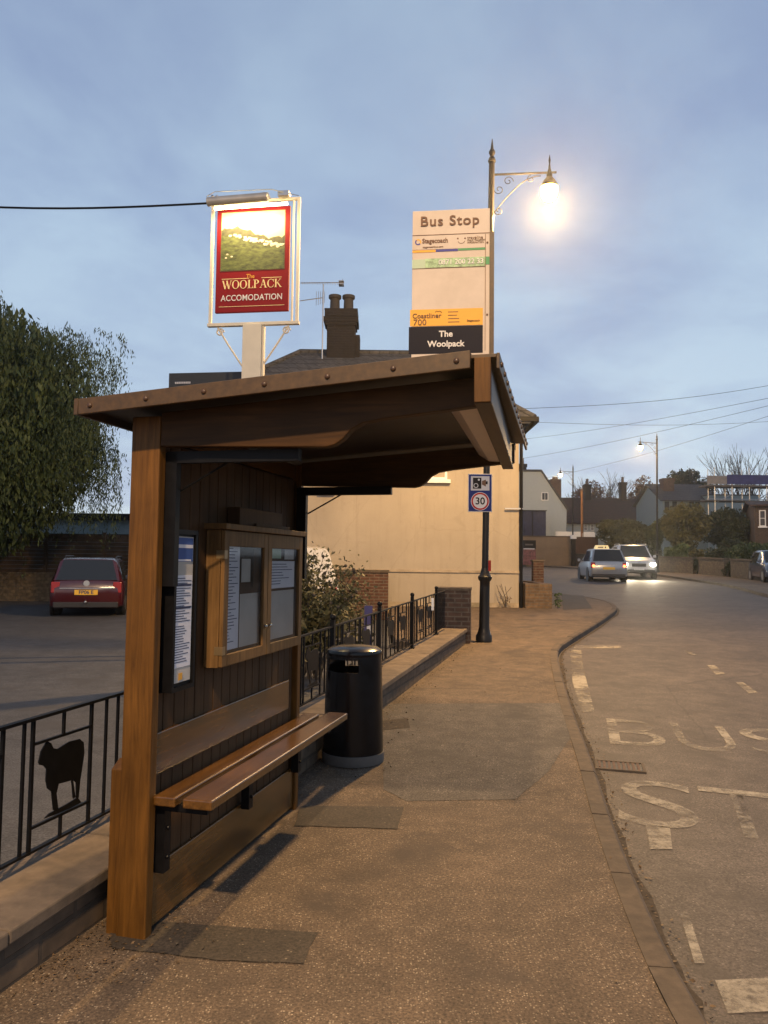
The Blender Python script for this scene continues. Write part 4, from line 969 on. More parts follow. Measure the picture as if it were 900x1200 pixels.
# planter and gatepost right of the cream house
plr = thing('brick_planter', 'low buff brick planter with dark soil at the corner of the cream house', 'planter', (at(611,712,19.3).x, 19.3, g(19.3)))
w_ = (at(647,712,19.3).x-plr.location.x); hp = at(630,684,19.3).z-plr.location.z
q = MB(); q.box(0.1,w_,0,.22,-.2,hp); q.box(.1,.3,.22,3,-.2,hp); q.box(w_-.22,w_,.22,3,-.2,hp); q.build('wall_body', M['yellowbrick'], plr); MB().box(.3,w_-.22,.22,3,-.1,hp-.03).build('soil', M['dirt'], plr)
gpst = pillar('brick_gatepost', 'brick gatepost with cap standing beyond the low buff planter', at(630,690,22.5).x, 22.5, .30, .30, g(22.5), at(630,656,22.5).z, M['brick'], rz=0)
wd = thing('weed', 'green weed growing at the foot of the buff brick planter', 'plant', (at(653,712,19.4).x, 19.4, g(19.4)))
MB().tube([(0,0,0),(.01,0,.3)], .006, 4).build('stem', M['bark'], wd); leaf_object('leaves', [(random.gauss(0,.06),random.gauss(0,.06),random.uniform(.03,.38)) for _ in range(120)], .035, M['leafhedge'], wd)
wd = thing('weed', 'dry brown weed against the cream wall near the corner', 'plant', (at(592,714,19.3).x, 19.3, g(19.3)))
q = MB()
for i in range(7): q.tube([(0,0,0),(random.uniform(-.1,.1),0,.25),(random.uniform(-.22,.22),0,random.uniform(.35,.65))], .006, 4)
q.build('stem', M['bark'], wd); leaf_object('leaves', [(random.gauss(0,.08),random.gauss(0,.04),random.uniform(.0,.3)) for _ in range(60)], .03, M['litter'], wd)

# ---------------------------------------------------------------- left back: flint wall, fence, pale outbuilding
fw = thing('flint_wall', 'rubble flint wall along the back of the car park beneath the timber fence', 'wall', (-20, 24.2, .1))
MB().box(-20,21,0,.4,-.3,.95).build('wall_body', M['flint'], fw)
fe = thing('timber_fence', 'weathered timber panel fence on top of the flint wall behind the red car', 'fence', (-20, 24.3, 1.05))
q = MB(); zf0 = 0; 
for i in range(10): q.box(-20,21,.02+.004*(i%2),.035+.004*(i%2),.002+i*.122,.118+i*.122)
q.build('boards', M['fencewood'], fe)
xp = -20
while xp < 21: MB().box(xp,xp+.1,-.03,.08,0,1.28).build('post', M['fencewood'], fe); xp += 1.83
ob = thing('outbuilding', 'pale low outbuilding with dark eaves beyond the timber fence', 'building', (-14, 30, 0))
MB().box(-8,6,0,5,0,3.0).build('wall', M['bluewall'], ob); MB().box(-8.2,6.2,-.2,5.2,3.0,3.25).build('roof', M['black'], ob)
q=MB(); q.box(-8.1,6.1,-.06,-.01,2.2,2.45); q.build('fascia_band', M['black'], ob)

# ---------------------------------------------------------------- vehicles
def car(name, label, loc, rz, L, W, Hh, paint, kind='hatch', rear_lit=False, head_lit=False, plate_rear=None, plate_front=None, cat='car', group=None, roofsign=False, chrome=False, rails=False):
    t = thing(name, label, cat, loc, rz, group); hw = W/2
    zb = .20 if kind != 'suv' else .28; wh = .31 if kind != 'suv' else .36
    wa = Hh*.60 if kind != 'van' else Hh*.52          # waist
    # stations: y from rear (0) to front (L): (y, halfwidth low, halfwidth waist, waist z, half roof w, roof z, bottom z)
    rr = {'hatch': .30, 'estate': .16, 'suv': .24, 'van': .05}[kind]
    bl = {'hatch': .24, 'estate': .25, 'suv': .26, 'van': .16}[kind]*L
    ws = {'hatch': .20, 'estate': .17, 'suv': .15, 'van': .12}[kind]*L
    st = [(0.0, hw*.84, hw*.82, wa*.80, None, None, zb+.10), (.05, hw*.93, hw*.90, wa*.97, None, None, zb+.03), (.11, hw*.97, hw*.94, wa, hw*.86, wa+.03, zb),
          (.115+rr*.5, hw*.99, hw*.96, wa, hw*.795, (wa+.03+Hh*.975)/2, zb), (.12+rr, hw, hw*.97, wa, hw*.73, Hh*.975, zb), (.12+rr+.5, hw, hw*.98, wa, hw*.74, Hh, zb),
          (L*.5, hw, hw*.98, wa*.99, hw*.75, Hh, zb), (L-bl-ws, hw, hw*.98, wa*.98, hw*.72, Hh*.975, zb), (L-bl-ws*.5, hw, hw*.97, wa*.97, hw*.79, (wa+.02+Hh*.975)/2, zb),
          (L-bl, hw, hw*.96, wa*.965, hw*.86, wa+.02, zb), (L-bl*.45, hw*.98, hw*.92, wa*.90, None, None, zb), (L-.12, hw*.92, hw*.84, wa*.78, None, None, zb+.02), (L-.0, hw*.80, hw*.74, wa*.62, None, None, zb+.08)]
    rings = []
    for y, wl_, ww, zw, wr_, zr_, z0 in st:
        if wr_ is None: wr_, zr_ = ww*.88, zw+.035
        mid = z0+(zw-z0)*.5
        half = [(wl_*.86,z0),(wl_*.98,z0+.06),(wl_,mid),(wl_*.995,mid+(zw-mid)*.6),(ww,zw),(wr_+(ww-wr_)*.12,zw+(zr_-zw)*.88),(wr_*.93,zr_),(wr_*.5,zr_+.012)]
        rings.append([(x, y, z) for x, z in half]+[(-x, y, z) for x, z in half[::-1]])
    q = MB(); nr = len(rings[0])
    q.add([p for r in rings for p in r], [[i*nr+k, i*nr+(k+1) % nr, (i+1)*nr+(k+1) % nr, (i+1)*nr+k] for i in range(len(rings)-1) for k in range(nr)]+[list(range(nr)), list(range((len(rings)-1)*nr, len(rings)*nr))[::-1]])
    body = q.build('body', paint, t, smooth=True)
    def R(i, k): return Vector(rings[i][k])
    def panel(nm, quad, m, off=.012, par=t):
        a, b, c, d = [Vector(p) for p in quad]; nrm = (b-a).cross(d-a).normalized()
        ctr = (a+b+c+d)/4
        if nrm.dot(ctr-Vector((0, L*.5, Hh*.45))) < 0: nrm = -nrm
        vs = [p+nrm*off for p in (a,b,c,d)]+[p-nrm*.02 for p in (a,b,c,d)]
        return MB().add(vs, [(0,1,2,3),(7,6,5,4),(0,4,5,1),(1,5,6,2),(2,6,7,3),(3,7,4,0)]).build(nm, m, par)
    def lerp4(i0, i1, xa, xb):   # panel across width between ring i0 (low) and i1 (high)
        a = R(i0, 5); b = R(i1, 6); 
        return [(-a.x*xa, a.y, a.z), (a.x*xa, a.y, a.z), (b.x*xb, b.y, b.z-.015), (-b.x*xb, b.y, b.z-.015)]
    rw = panel('rear_window', lerp4(2, 4, .93, .95), M['glass'], .022) if kind != 'van' else None
    wsn = panel('windscreen', lerp4(9, 7, .93, .96), M['glass'], .022)
    for s_ in (1, -1):
        for nm, i0, i1 in (('side_window', 3, 5), ('side_window', 5, 6), ('side_window', 6, 8)):
            a, b = R(i0, 4), R(i1, 4); c_, d_ = R(i1, 5), R(i0, 5)
            e0, e1 = .03, .97
            quad = [a.lerp(b,e0), a.lerp(b,e1), d_.lerp(c_,e1), d_.lerp(c_,e0)]
            quad = [Vector((p.x*s_, p.y, p.z+(.02 if j < 2 else -.02))) for j, p in enumerate(quad)]
            if kind != 'van' or i0 == 6: panel(nm, quad, M['glass'], .008)
        # tail lamps
        zc_ = wa*.80; lm = M['tailglow'] if rear_lit else M['tailoff']
        tl = MB(); tl.box(hw*.70,hw*.93,-.015 if 0 else .005,.14,zc_-.10,zc_+.16); 
        tl.build('tail_lamp', M['tailoff'], t, bevel=.02) if s_ == 1 else MB().box(-hw*.93,-hw*.70,.005,.14,zc_-.10,zc_+.16).build('tail_lamp', M['tailoff'], t, bevel=.02)
        if rear_lit: MB().ball((s_*hw*.80,.0,zc_-.0),.065,10,(1,.5,1)).build('brake_light', M['tailglow'], t, smooth=True)
        # headlamps
        zh = wa*.66; hm = M['headglow'] if head_lit else M['zinc']
        MB().ball((s_*hw*.70, L-.05, zh), .13 if not head_lit else .14, 12, (1.1,.55,.8)).build('headlight', hm, t, smooth=True)
        MB().box(min(s_*hw*.97, s_*hw*1.13),max(s_*hw*.97, s_*hw*1.13),L-bl-.22,L-bl-.12,wa+.02,wa+.15).build('door_mirror', paint, t, bevel=.02)
    # wheels with arches
    for yy in (L*.17, L*.80):
        for s_ in (1, -1):
            Mx = Matrix.Translation((s_*(hw-.11), yy, wh)) @ Matrix.Rotation(PI/2, 4, 'Y')
            wv = MB().lathe([(wh*.6,-.11),(wh*.93,-.11),(wh,-.08),(wh,.08),(wh*.93,.11),(wh*.6,.11)], 24, M=Mx).build('wheel', M['tyre'], t, smooth=True)
            MB().lathe([(.03,s_*.118),(wh*.3,s_*.112),(wh*.62,s_*.116)], 16, M=Mx).build('rim', M['zinc'], wv, smooth=True)
            Ma = Matrix.Translation((s_*(hw-.02), yy, wh)) @ Matrix.Rotation(PI/2, 4, 'Y')
            MB().lathe([(wh*1.06,-.03),(wh*1.16,-.03),(wh*1.16,.025),(wh*1.06,.025)], 24, M=Ma).build('wheel_arch', M['blackplastic'], t, smooth=True)
    MB().box(-hw*.86,hw*.86,-.012,.10,zb+.02,zb+.16).build('rear_bumper', M['blackplastic'], t, bevel=.02)
    MB().box(-hw*.80,hw*.80,L-.12,L+.03,zb+.0,zb+.16).build('front_bumper', M['blackplastic'], t, bevel=.02)
    MB().box(-hw*.36,hw*.36,L-.08,L+.012,wa*.56,wa*.72).build('grille', M['blackplastic'], t, bevel=.01)
    if chrome: MB().box(-hw*.70,hw*.70,-.015,.03,wa*.80,wa*.825).build('chrome_strip', M['steel'], t)
    if plate_rear:
        p_ = MB().box(-.26,.26,-.022,.0,wa*.65-.02,wa*.65+.10).build('number_plate', M['plate'], t); textmesh(plate_rear, .12, M['ink'], p_, (0,-.025,wa*.65+.04), bold=.003)
    else: MB().box(-.26,.26,-.022,.0,wa*.62,wa*.62+.11).build('number_plate', M['plate'], t)
    MB().box(-.25,.25,L+.005,L+.035,wa*.40,wa*.40+.11).build('number_plate', M['whiteplate'], t)
    q = MB(); q.tube([(.02,.20,wa+.13),(.35,.17,wa+.08)], .012, 5); q.build('wiper', M['blackplastic'], t)
    if rails or kind in ('estate', 'suv'):
        for s_ in (1,-1): MB().tube([(s_*hw*.70,L*.16,Hh-.02),(s_*hw*.71,L*.2,Hh+.05),(s_*hw*.71,L*.55,Hh+.05),(s_*hw*.70,L*.6,Hh-.02)], .018, 6).build('roof_rail', M['blackplastic'] if kind == 'estate' else M['zinc'], t, smooth=True)
    if roofsign:
        rs_ = MB().prism([(-.34,Hh+.01),(.34,Hh+.01),(.27,Hh+.19),(-.27,Hh+.19)], L*.42, L*.5).build('taxi_sign', emis('taxi_sign_lit', (1,.75,.35), .55), t)
        MB().box(-.20,.06,L*.42-.004,L*.42-.001,Hh+.07,Hh+.12).build('print', M['blackplastic'], rs_); MB().box(.12,.19,L*.42-.004,L*.42-.001,Hh+.06,Hh+.13).build('print', M['blackplastic'], rs_)
    return t
rc_ = at(100, 722, 18.4)
rc = car('parked_car', 'dark red estate car parked in the car park in front of the flint wall', (rc_.x, 18.4, .124), rad(15), 4.4, 1.70, 1.40, M['red'], 'estate', plate_rear='FP06 E', chrome=True)
MB().lathe([(.07,-.02),(.07,.0)], 18, M=Matrix.Translation((0,-.004,.80)) @ Matrix.Rotation(PI/2,4,'X')).build('badge', M['steel'], rc)
MB().ball((0,-.08,.36),.035,10).build('tow_ball', M['steel'], rc)
s_ = gnd(706, 682, -.1); car('taxi', 'silver hatchback taxi driving away with its roof sign and tail lights lit', (s_.x+.3, s_.y, RZ(s_.y)), rad(-6), 4.1, 1.70, 1.50, M['silver'], 'hatch', rear_lit=True, roofsign=True)
s2 = gnd(750, 678, -.1); s2 = Vector((s2.x, 39.0, 0)); s2.x = at(747, 675, 39).x
def place_front(px, Y, ang, L): return Vector((px-math.sin(-ang)*0, Y, 0))
ang = rad(171); Lw = 4.6
fx, fy = at(749, 675, 38.5).x, 38.5
# car origin is its rear; front is at local y = L
ox = fx+math.sin(ang)*Lw; oy = fy-math.cos(ang)*Lw
car('oncoming_car', 'pale off-roader driving towards the camera with bright headlights on', (ox, oy, RZ(40)), ang, Lw, 1.90, 1.72, M['whitecar'], 'suv', head_lit=True)
ang = rad(165); fx, fy = at(889, 672, 33).x, 33.0
car('parked_car', 'dark blue car parked at the right edge of view by the garden wall', (fx+1.3+math.sin(ang)*4.3, fy-math.cos(ang)*4.3, g(34)-.02), ang, 4.3, 1.75, 1.45, M['bluecar'], 'hatch')
vn = at(382, 640, 15.8)
car('van', 'white van whose roof shows above the shrub in the car park', (at(346,640,15.9).x, 15.9, .11), rad(8), 4.9, 1.9, vn.z-.12, M['whitecar'], 'van', cat='van')
for p, e in ((-.65,900),(.65,900)): pass
for dx in (-.62,.62):
    l = bpy.data.lights.new('headlight_beam', 'SPOT'); l.energy = 480; l.color = (1,.86,.6); l.spot_size = rad(70); l.spot_blend = .8; l.shadow_soft_size = .08
    o = bpy.data.objects.new('headlight_beam', l); COL.objects.link(o); hx = at(749,675,38.5).x
    o.location = (hx+dx, 38.3, RZ(38)+.7); o.rotation_euler = (rad(86), 0, rad(171))

# ---------------------------------------------------------------- distance: walls, houses, trees
def wpos(u, Y): return at(u, 660, Y).x
tw = thing('tan_wall', 'tall tan rendered garden wall beyond the side road', 'wall', (wpos(635,60), 60, g(60)))
w_ = wpos(671,60)-wpos(635,60); h_ = at(650,628,60).z-g(60)
MB().box(-3.2,w_,0,.3,-.3,h_-.08).build('wall_body', M['tan'], tw); MB().box(-3.2,w_+.05,-.06,.36,h_-.08,h_).build('coping', M['kerb'], tw)
nb2 = thing('poster_board', 'board with dark sign and red posters at the left end of the tan wall', 'notice board', (wpos(612,58.5), 58.5, g(58)))
w_ = wpos(628,58.5)-wpos(612,58.5)
MB().box(0,w_,0,.06,.1,1.25).build('poster', plain('poster_red', (.16,.05,.05), .5, var=.8, scale=6), nb2); MB().box(0,w_,0,.06,1.3,1.95).build('dark_sign', M['black'], nb2)
MB().box(.1,w_-.1,-.008,-.002,1.26,1.34).build('light_strip', P['ltgrey'], nb2)
MB().box(w_/2-.3,w_/2+.3,-.012,-.002,1.56,1.68).build('faint_print', M['grey'], nb2)
bw2 = thing('brick_wall', 'brown brick garden wall between the tan wall and the big bush', 'wall', (wpos(674,60), 60.2, g(60)))
w_ = wpos(702,60)-wpos(674,60); h_ = at(680,629,60).z-g(60); MB().box(-.15,w_,0,.25,-.3,h_-.06).build('wall_body', M['brick'], bw2); MB().box(-.15,w_+.04,-.04,.29,h_-.06,h_).build('coping', M['kerb'], bw2)
# long stone wall on the right, in sections with dark ivy-grown piers
pts_ = [(674,664,60),(735,0,52),(772,0,47.0),(812,0,44.4),(818,0,44.0),(848,0,40.5),(856,0,39.6),(886,0,36),(960,0,31)]
lw = ['low stone wall in front of the brown brick wall','low stone wall behind the oncoming car','low stone wall with shrubs above, right of the oncoming car','','low stone wall between the two ivy-grown gaps','','low stone wall under the round clipped hedge','low stone wall at the right edge beside the blue car']
for i in range(len(pts_)-1):
    a, b = pts_[i], pts_[i+1]; A_ = Vector((wpos(a[0],a[2]), a[2], 0)); B_ = Vector((wpos(b[0],b[2]), b[2], 0)); d_ = B_-A_; an = math.atan2(d_.y, d_.x)
    if lw[i] == '':
        iv = thing('ivy', ('dark ivy mound over the wall gap right of the shrubs' if i == 3 else 'dark ivy mound over the wall gap left of the round hedge'), 'ivy', (A_.x, A_.y-.2, g(A_.y)))
        MB().tube([(0,0,-.1),(.3,0,.5),(.4,0,.8)], .04, 6).build('stem', M['bark'], iv); leaf_object('leaves', clump_points((d_.length/2*.8,0,.45), (d_.length*.6,.4,.6), 1500, 8), .08, M['leafdark'], iv); continue
    wt_ = thing('stone_wall', lw[i], 'wall', (A_.x, A_.y, 0), an)
    hA, hB = g(A_.y), g(B_.y); Ln = d_.length
    for nm, y0_, y1_, e0, e1, mm in (('wall_body',0,.35,-.4,.88,M['flint']), ('coping',-.04,.39,.88,.96,M['kerb'])):
        MB().add([(0,y0_,hA+e0),(Ln,y0_,hB+e0),(Ln,y1_,hB+e0),(0,y1_,hA+e0),(0,y0_,hA+e1),(Ln,y0_,hB+e1),(Ln,y1_,hB+e1),(0,y1_,hA+e1)], [(0,3,2,1),(4,5,6,7),(0,1,5,4),(1,2,6,5),(2,3,7,6),(3,0,4,7)]).build(nm, mm, wt_)
sb = thing('roadside_post', 'dark post with a pale cap standing at the end of the tan wall', 'post', (wpos(672,59.3), 59.3, g(59)))
hh = at(672,627,59.3).z-g(59); MB().box(-.14,.14,-.14,.14,-.1,hh-.3).build('shaft', M['brickdark'], sb); MB().box(-.2,.2,-.2,.2,hh-.3,hh).build('cap', M['white'], sb)

def gabled(name, label, cat, X0, X1, Y0, D, z0, eave, ridge, wallm, roofm, ov=.3, ridge_x=True):
    t = thing(name, label, cat, (X0, Y0, z0)); W = X1-X0
    if ridge_x:
        MB().prism([(0,-.3),(D,-.3),(D,eave),(D/2,ridge-.08),(0,eave)], 0, W, 'x').build('wall', wallm, t)
        q = MB(); sl = (ridge-eave)/(D/2); th = .12
        q.prism([(-ov,eave-ov*sl),(D/2,ridge),(D+ov,eave-ov*sl),(D+ov,eave-ov*sl+th),(D/2,ridge+th),(-ov,eave-ov*sl+th)], -ov, W+ov, 'x')
    else:
        MB().prism([(0,-.3),(W,-.3),(W,eave),(W/2,ridge-.08),(0,eave)], 0, D, 'y').build('wall', wallm, t)
        q = MB(); sl = (ridge-eave)/(W/2); th = .12
        q.prism([(-ov,eave-ov*sl),(W/2,ridge),(W+ov,eave-ov*sl),(W+ov,eave-ov*sl+th),(W/2,ridge+th),(-ov,eave-ov*sl+th)], -ov, D+ov, 'y')
    q.build('roof', roofm, t); return t
def chimney(par, cx, cy, w, z0, z1, pots=1, m=None):
    q = MB(); q.box(cx-w/2,cx+w/2,cy-w/2,cy+w/2,z0,z1-.3); q.box(cx-w/2-.06,cx+w/2+.06,cy-w/2-.06,cy+w/2+.06,z1-.3,z1); c = q.build('chimney', m or M['brick'], par)
    for i in range(pots): MB().lathe([(.15,z1),(.12,z1+.5),(.15,z1+.55)], 10, (cx+(i-(pots-1)/2)*.4,cy)).build('chimney_pot', M['brick'], c)
    return c
GB = 1.38
# white gabled house (gable with flat clipped left part hidden)
Y_ = 68; z_ = lambda v: at(640,v,Y_).z; x_ = lambda u: at(u,600,Y_).x
wh_ = thing('white_house', 'pale gable ended house rising above the navy boarded building', 'house', (0, Y_, 0))
MB().prism([(x_(560),GB-.3),(x_(663),GB-.3),(x_(664),z_(597)),(x_(634),z_(553)),(x_(560),z_(553))], 0, 9).build('wall', M['palewall'], wh_)
MB().prism([(x_(665),z_(598)),(x_(634),z_(552.5)),(x_(559),z_(552.5)),(x_(559),z_(550.5)),(x_(634.5),z_(550.5)),(x_(666.5),z_(597))], -.15, 9.2).build('roof', M['slate'], wh_)
window(wh_, x_(634.5), x_(642.5), z_(586.5), z_(577), -.02, 2, 1, sill=False)
chimney(wh_, x_(617), 2, .62, z_(556), z_(541), 1, M['brickdark'])
q = thing('brick_chimney', 'lone brown chimney stack standing between the pale gable and the long roof', 'chimney', (at(650.5,600,73).x, 73, GB))
MB().box(-.5,.5,-.4,.4,0,at(650,562,73).z-GB).build('stack', M['brick'], q); MB().lathe([(.3,at(650,562,73).z-GB),(.25,at(650,559,73).z-GB)], 10).build('chimney_pot', M['brick'], q)
Y_ = 64.5; nv_ = thing('navy_building', 'navy boarded building with double doors below the pale gable', 'building', (0, Y_, 0))
MB().box(x_(560)*Y_/68, x_(650)*Y_/68, 0, 3, GB-.3, at(640,599,Y_).z).build('wall', M['navy'], nv_); MB().box(x_(559)*Y_/68, x_(651)*Y_/68, -.1, 3.1, at(640,599,Y_).z, at(640,598,Y_).z).build('roof', M['black'], nv_)
MB().box(at(624,610,Y_).x-.04, at(624,610,Y_).x+.04, -.03,-.005, GB, at(640,600,Y_).z).build('door_edge', M['black'], nv_)
# long brown roof house
Y_ = 74; x_ = lambda u: at(u,600,Y_).x; z_ = lambda v, Y=74: at(700,v,Y).z
lh = gabled('long_house', 'long low white cottage row under one dark brown tiled roof', 'house', x_(664), x_(772), Y_, 7, GB, z_(611.5)-GB, at(700,585,77.5).z-GB, M['palewall'], M['tile'], ov=.35)
for u, v in ((699.5,563),(743,560)):
    chimney(lh, x_(u)-lh.location.x, 3.5, .62, at(700,592,77.5).z-GB, at(700,v+5,77.5).z-GB, 1, M['brickdark'])
for u in (684, 692): window(lh, x_(u)-lh.location.x, x_(u+4)-lh.location.x, z_(622)-GB, z_(614)-GB, -.02, 2, 2, sill=False, frame=(M['white']))
wv_ = thing('white_fence', 'low white boarded fence in front of the long cottage', 'fence', (wpos(652,66), 66, GB)); w_ = wpos(697,66)-wpos(652,66)
MB().box(0,w_,0,.05,at(670,630,66).z-GB-.6,at(670,623,66).z-GB).build('boards', M['white'], wv_)
for i in range(4): MB().box(i*w_/3-.05,i*w_/3+.05,.05,.15,0,at(670,623,66).z-GB).build('post', M['white'], wv_)
wp = thing('utility_pole', 'plain wooden pole with an orange tint right of the farthest street lamp', 'pole', (at(682,600,62.5).x, 62.5, 1.36))
MB().tube([(0,0,-.2),(0,0,at(682,575,62.5).z-1.36)], [.13,.09], 10).build('shaft', wood('pole_wood', (.22,.11,.05), .8, coat=0), wp); MB().box(-.02,.02,-.14,-.10,1.0,2.6).build('guard', M['zinc'], wp)

# slate roof house with pale walls
Y_ = 66; x_ = lambda u: at(u,600,Y_).x; z_ = lambda v: at(800,v,Y_).z
hs = gabled('slate_house', 'blue grey house with a wide slate roof behind the olive tree', 'house', x_(777), x_(838), Y_, 7, GB, z_(586)-GB, at(800,569,69.5).z-GB, M['bluewall'], M['slate'])
for u in (779, 788, 808, 815): window(hs, x_(u)-hs.location.x, x_(u+5)-hs.location.x, z_(599)-GB, z_(588)-GB, -.02, 2, 2, sill=False, frame=M['black'])
chimney(hs, x_(793)-hs.location.x, 2.2, .95, at(800,583,Y_).z-GB, at(800,561,Y_+2).z-GB, 0)
hw_ = thing('blue_house', 'flat blue grey rendered house wall beneath the scaffolding', 'house', (x_(826), 65, GB)); MB().box(0, x_(884)-x_(826), 0, 6, -.3, z_(581)-GB).build('wall', M['bluewall'], hw_); MB().box(-.1, x_(884)-x_(826)+.1, -.1, 6.1, z_(581)-GB, z_(580)-GB).build('roof', M['slate'], hw_)
# scaffolding
Y_ = 58; x_ = lambda u: at(u,600,Y_).x; z_ = lambda v: at(860,v,Y_).z
sc = thing('scaffolding', 'scaffolding platform with a purple sheet on its guard rail at the right edge', 'scaffolding', (x_(838), Y_, 1.3)); w_ = x_(960)-x_(838); zz_ = lambda v: z_(v)-1.3
q = MB()
for i in range(7):
    for yy in (0, 1.2): q.tube([(w_*i/6,yy,0),(w_*i/6,yy,zz_(554 if i % 2 else 548))], .03, 6)
for v in (558,563,585): 
    for yy in (0,1.2): q.tube([(-.6,yy,zz_(v)),(w_,yy,zz_(v))], .03, 6)
q.tube([(0,0,zz_(590)),(w_/3,0,zz_(568))], .03, 6); q.tube([(w_/3,0,zz_(590)),(w_*.66,0,zz_(568))], .03, 6)
q.build('tubes', M['zinc'], sc)
q = MB(); q.box(-.7,w_,-.1,1.3,zz_(570.5),zz_(568.5)); q.box(-.7,w_,-.1,1.3,zz_(587.5),zz_(586.5)); q.build('boards', plain('scaffold_boards', (.12,.10,.08), .8), sc)
MB().box(.9,w_*.62,-.12,-.07,zz_(567.5),zz_(556.5)).build('sheet', M['purple'], sc); MB().box(-.6,.88,-.12,-.07,zz_(567.5),zz_(558.5)).build('toe_panel', plain('wire_panel', (.28,.24,.20), .7), sc)
# brick house at right edge
Y_ = 50; x_ = lambda u: at(u,600,Y_).x; z_ = lambda v: at(890,v,Y_).z; GR = 1.2
bh = gabled('brick_house', 'dark brick house with a white sash window at the far right edge', 'house', x_(884.5), x_(990), Y_, 7, GR, z_(593)-GR, z_(585)-GR, M['pierbrick'], M['tile'])
window(bh, x_(889)-x_(884.5), x_(896)-x_(884.5), z_(617)-GR, z_(598)-GR, -.02, 1, 2); bh.rotation_euler = (0,0,rad(-21))

# bushes and trees of the right side (px centre, top, bottom, width px, depth)
def bush(label, u0, u1, vt, vb, Y, mat, n=4000, leaf=.12, cat='bush', name='bush', ncl=16, d=None, z0=None, low=0.02):
    a = at(u0, vb, Y); b = at(u1, vb, Y); t_ = at((u0+u1)/2, vt, Y).z; zb_ = z0 if z0 is not None else max(g(Y)+.0, min(at(u0,vb,Y).z, t_-1))
    return tree(label, cat, (a.x+b.x)/2, Y, zb_, t_-zb_, b.x-a.x, mat, n, leaf, name, low, ncl, d=d)
bush('wide olive green bush behind the two moving cars', 696, 762, 607, 648, 58, M['leafolive'], 9000, .13, ncl=26, d=4)
bush('narrow dark evergreen bush at the foot of the tall street lamp', 757, 778, 612, 658, 50, M['leafdark'], 3500, .11)
bush('rounded olive tree in front of the slate roofed house', 773, 828, 588, 645, 54, M['leafolive'], 9000, .13, 'tree', 'tree', 24, d=4)
bush('dark leafy shrub mass below the scaffolding', 824, 890, 598, 648, 55, M['leafdark'], 9000, .13, ncl=24, d=4)
bush('clipped round hedge glowing green above the wall beside the shrubs', 779, 810, 634, 662, 48, M['leafhedge'], 3500, .08)
bush('small bush beside the clipped hedge over the stone wall', 808, 826, 639, 662, 47, M['leafolive'], 1800, .08)
bush('low ground shrub in front of the dark shrub mass', 824, 862, 640, 662, 45, M['leafdark'], 2500, .08)
bush('upright dark shrub between the low shrub and the big round hedge', 838, 872, 628, 655, 46, M['leafdark'], 2500, .08)
bush('big smooth dome hedge behind the wall at the right edge', 856, 935, 631, 664, 42, M['leafhedge'], 9000, .07, ncl=30, d=3)
bush('brownish shrub peeping over the tan wall end', 640, 700, 618, 640, 63, M['leafbrown'], 100, .1) if 0 else None
bush('dark evergreen tree behind the slate roof', 770, 838, 549, 600, 84, M['leafdark'], 7000, .20, 'tree', 'tree', 22, d=5)
bush('autumn tree with reddish leaves left of the evergreen behind the roofs', 733, 778, 560, 612, 88, M['leafbrown'], 3000, .17, 'tree', 'tree', 20, d=5)
bush('thin autumn tree behind the long brown roof near the small chimney', 672, 722, 563, 612, 88, M['leafbrown'], 2200, .16, 'tree', 'tree', 20, d=5)
# bare tree
def bare(label, X0, Y0, z0, h, seed, spread=.5, thick=1.4):
    rnd = random.Random(seed); t = thing('bare_tree', label, 'tree', (X0, Y0, z0)); q = MB(); tw_ = MB()
    def grow(p, d, L_, r, dep):
        e = p+d*L_; m_ = p.lerp(e,.5)+Vector((rnd.gauss(0,.04),rnd.gauss(0,.04),0))*L_
        (q if dep < 2 else tw_).tube([p, m_, e], [r, r*.8, r*.62], 5 if dep < 3 else 3, cap=False)
        if dep >= 6: return
        for k in range(3 if dep in (0,1,3,4) else 2):
            nd = (d+Vector((rnd.gauss(0,spread),rnd.gauss(0,spread),rnd.uniform(-.05,.30)))).normalized()
            grow(e if k < 2 else m_, nd, L_*rnd.uniform(.6,.82), max(r*.66, h*.0018), dep+1)
    q.tube([(0,0,-.2),(0,0,h*.12)], [h*.02*thick, h*.016*thick], 8)
    for k in range(13):
        a_ = rnd.uniform(0, 2*PI); t_ = rnd.uniform(.05, .75)
        grow(Vector((0,0,h*rnd.uniform(.05,.14))), Vector((math.cos(a_)*t_, math.sin(a_)*t_, 1)).normalized(), h*rnd.uniform(.26,.34), h*.007*thick, 2)
    q.build('trunk', M['bark'], t); tw_.build('twigs', M['bark'], t); return t
b_ = at(878, 600, 80); bare('tall bare branched tree rising behind the scaffolding', b_.x, 80, 1.3, (at(872,512,80).z-1.0)*.86, 5, .22, 1.3)
b_ = at(700, 600, 95); bare('bare tree between the chimneys above the long brown roof', b_.x, 95, 1.3, at(700,566,95).z-.5, 9, .3)

# overhead wires across the road
wires = [((610,479,30),(960,441,34),'thin overhead wire crossing highest above the road'), ((610,494,40),(960,490,46),'thin overhead wire nearly level beside the cream house'),
         ((560,520,62),(960,455,30),'overhead wire slanting up to the right above the lamps'), ((560,545,62),(960,461,31),'second slanting overhead wire just below the upper one'), ((640,560,62),(960,468,33),'lowest slanting overhead wire passing above the distant lamp')]
for a, b, lb in wires:
    A_, B_ = at(*a), at(*b); q = MB(); q.tube([A_.lerp(B_, i/14)-Vector((0,0,.30*math.sin(PI*i/14))) for i in range(15)], .009, 5)
    tag(q.build('overhead_wire', M['black']), lb, 'wire', 'overhead wires above the road')

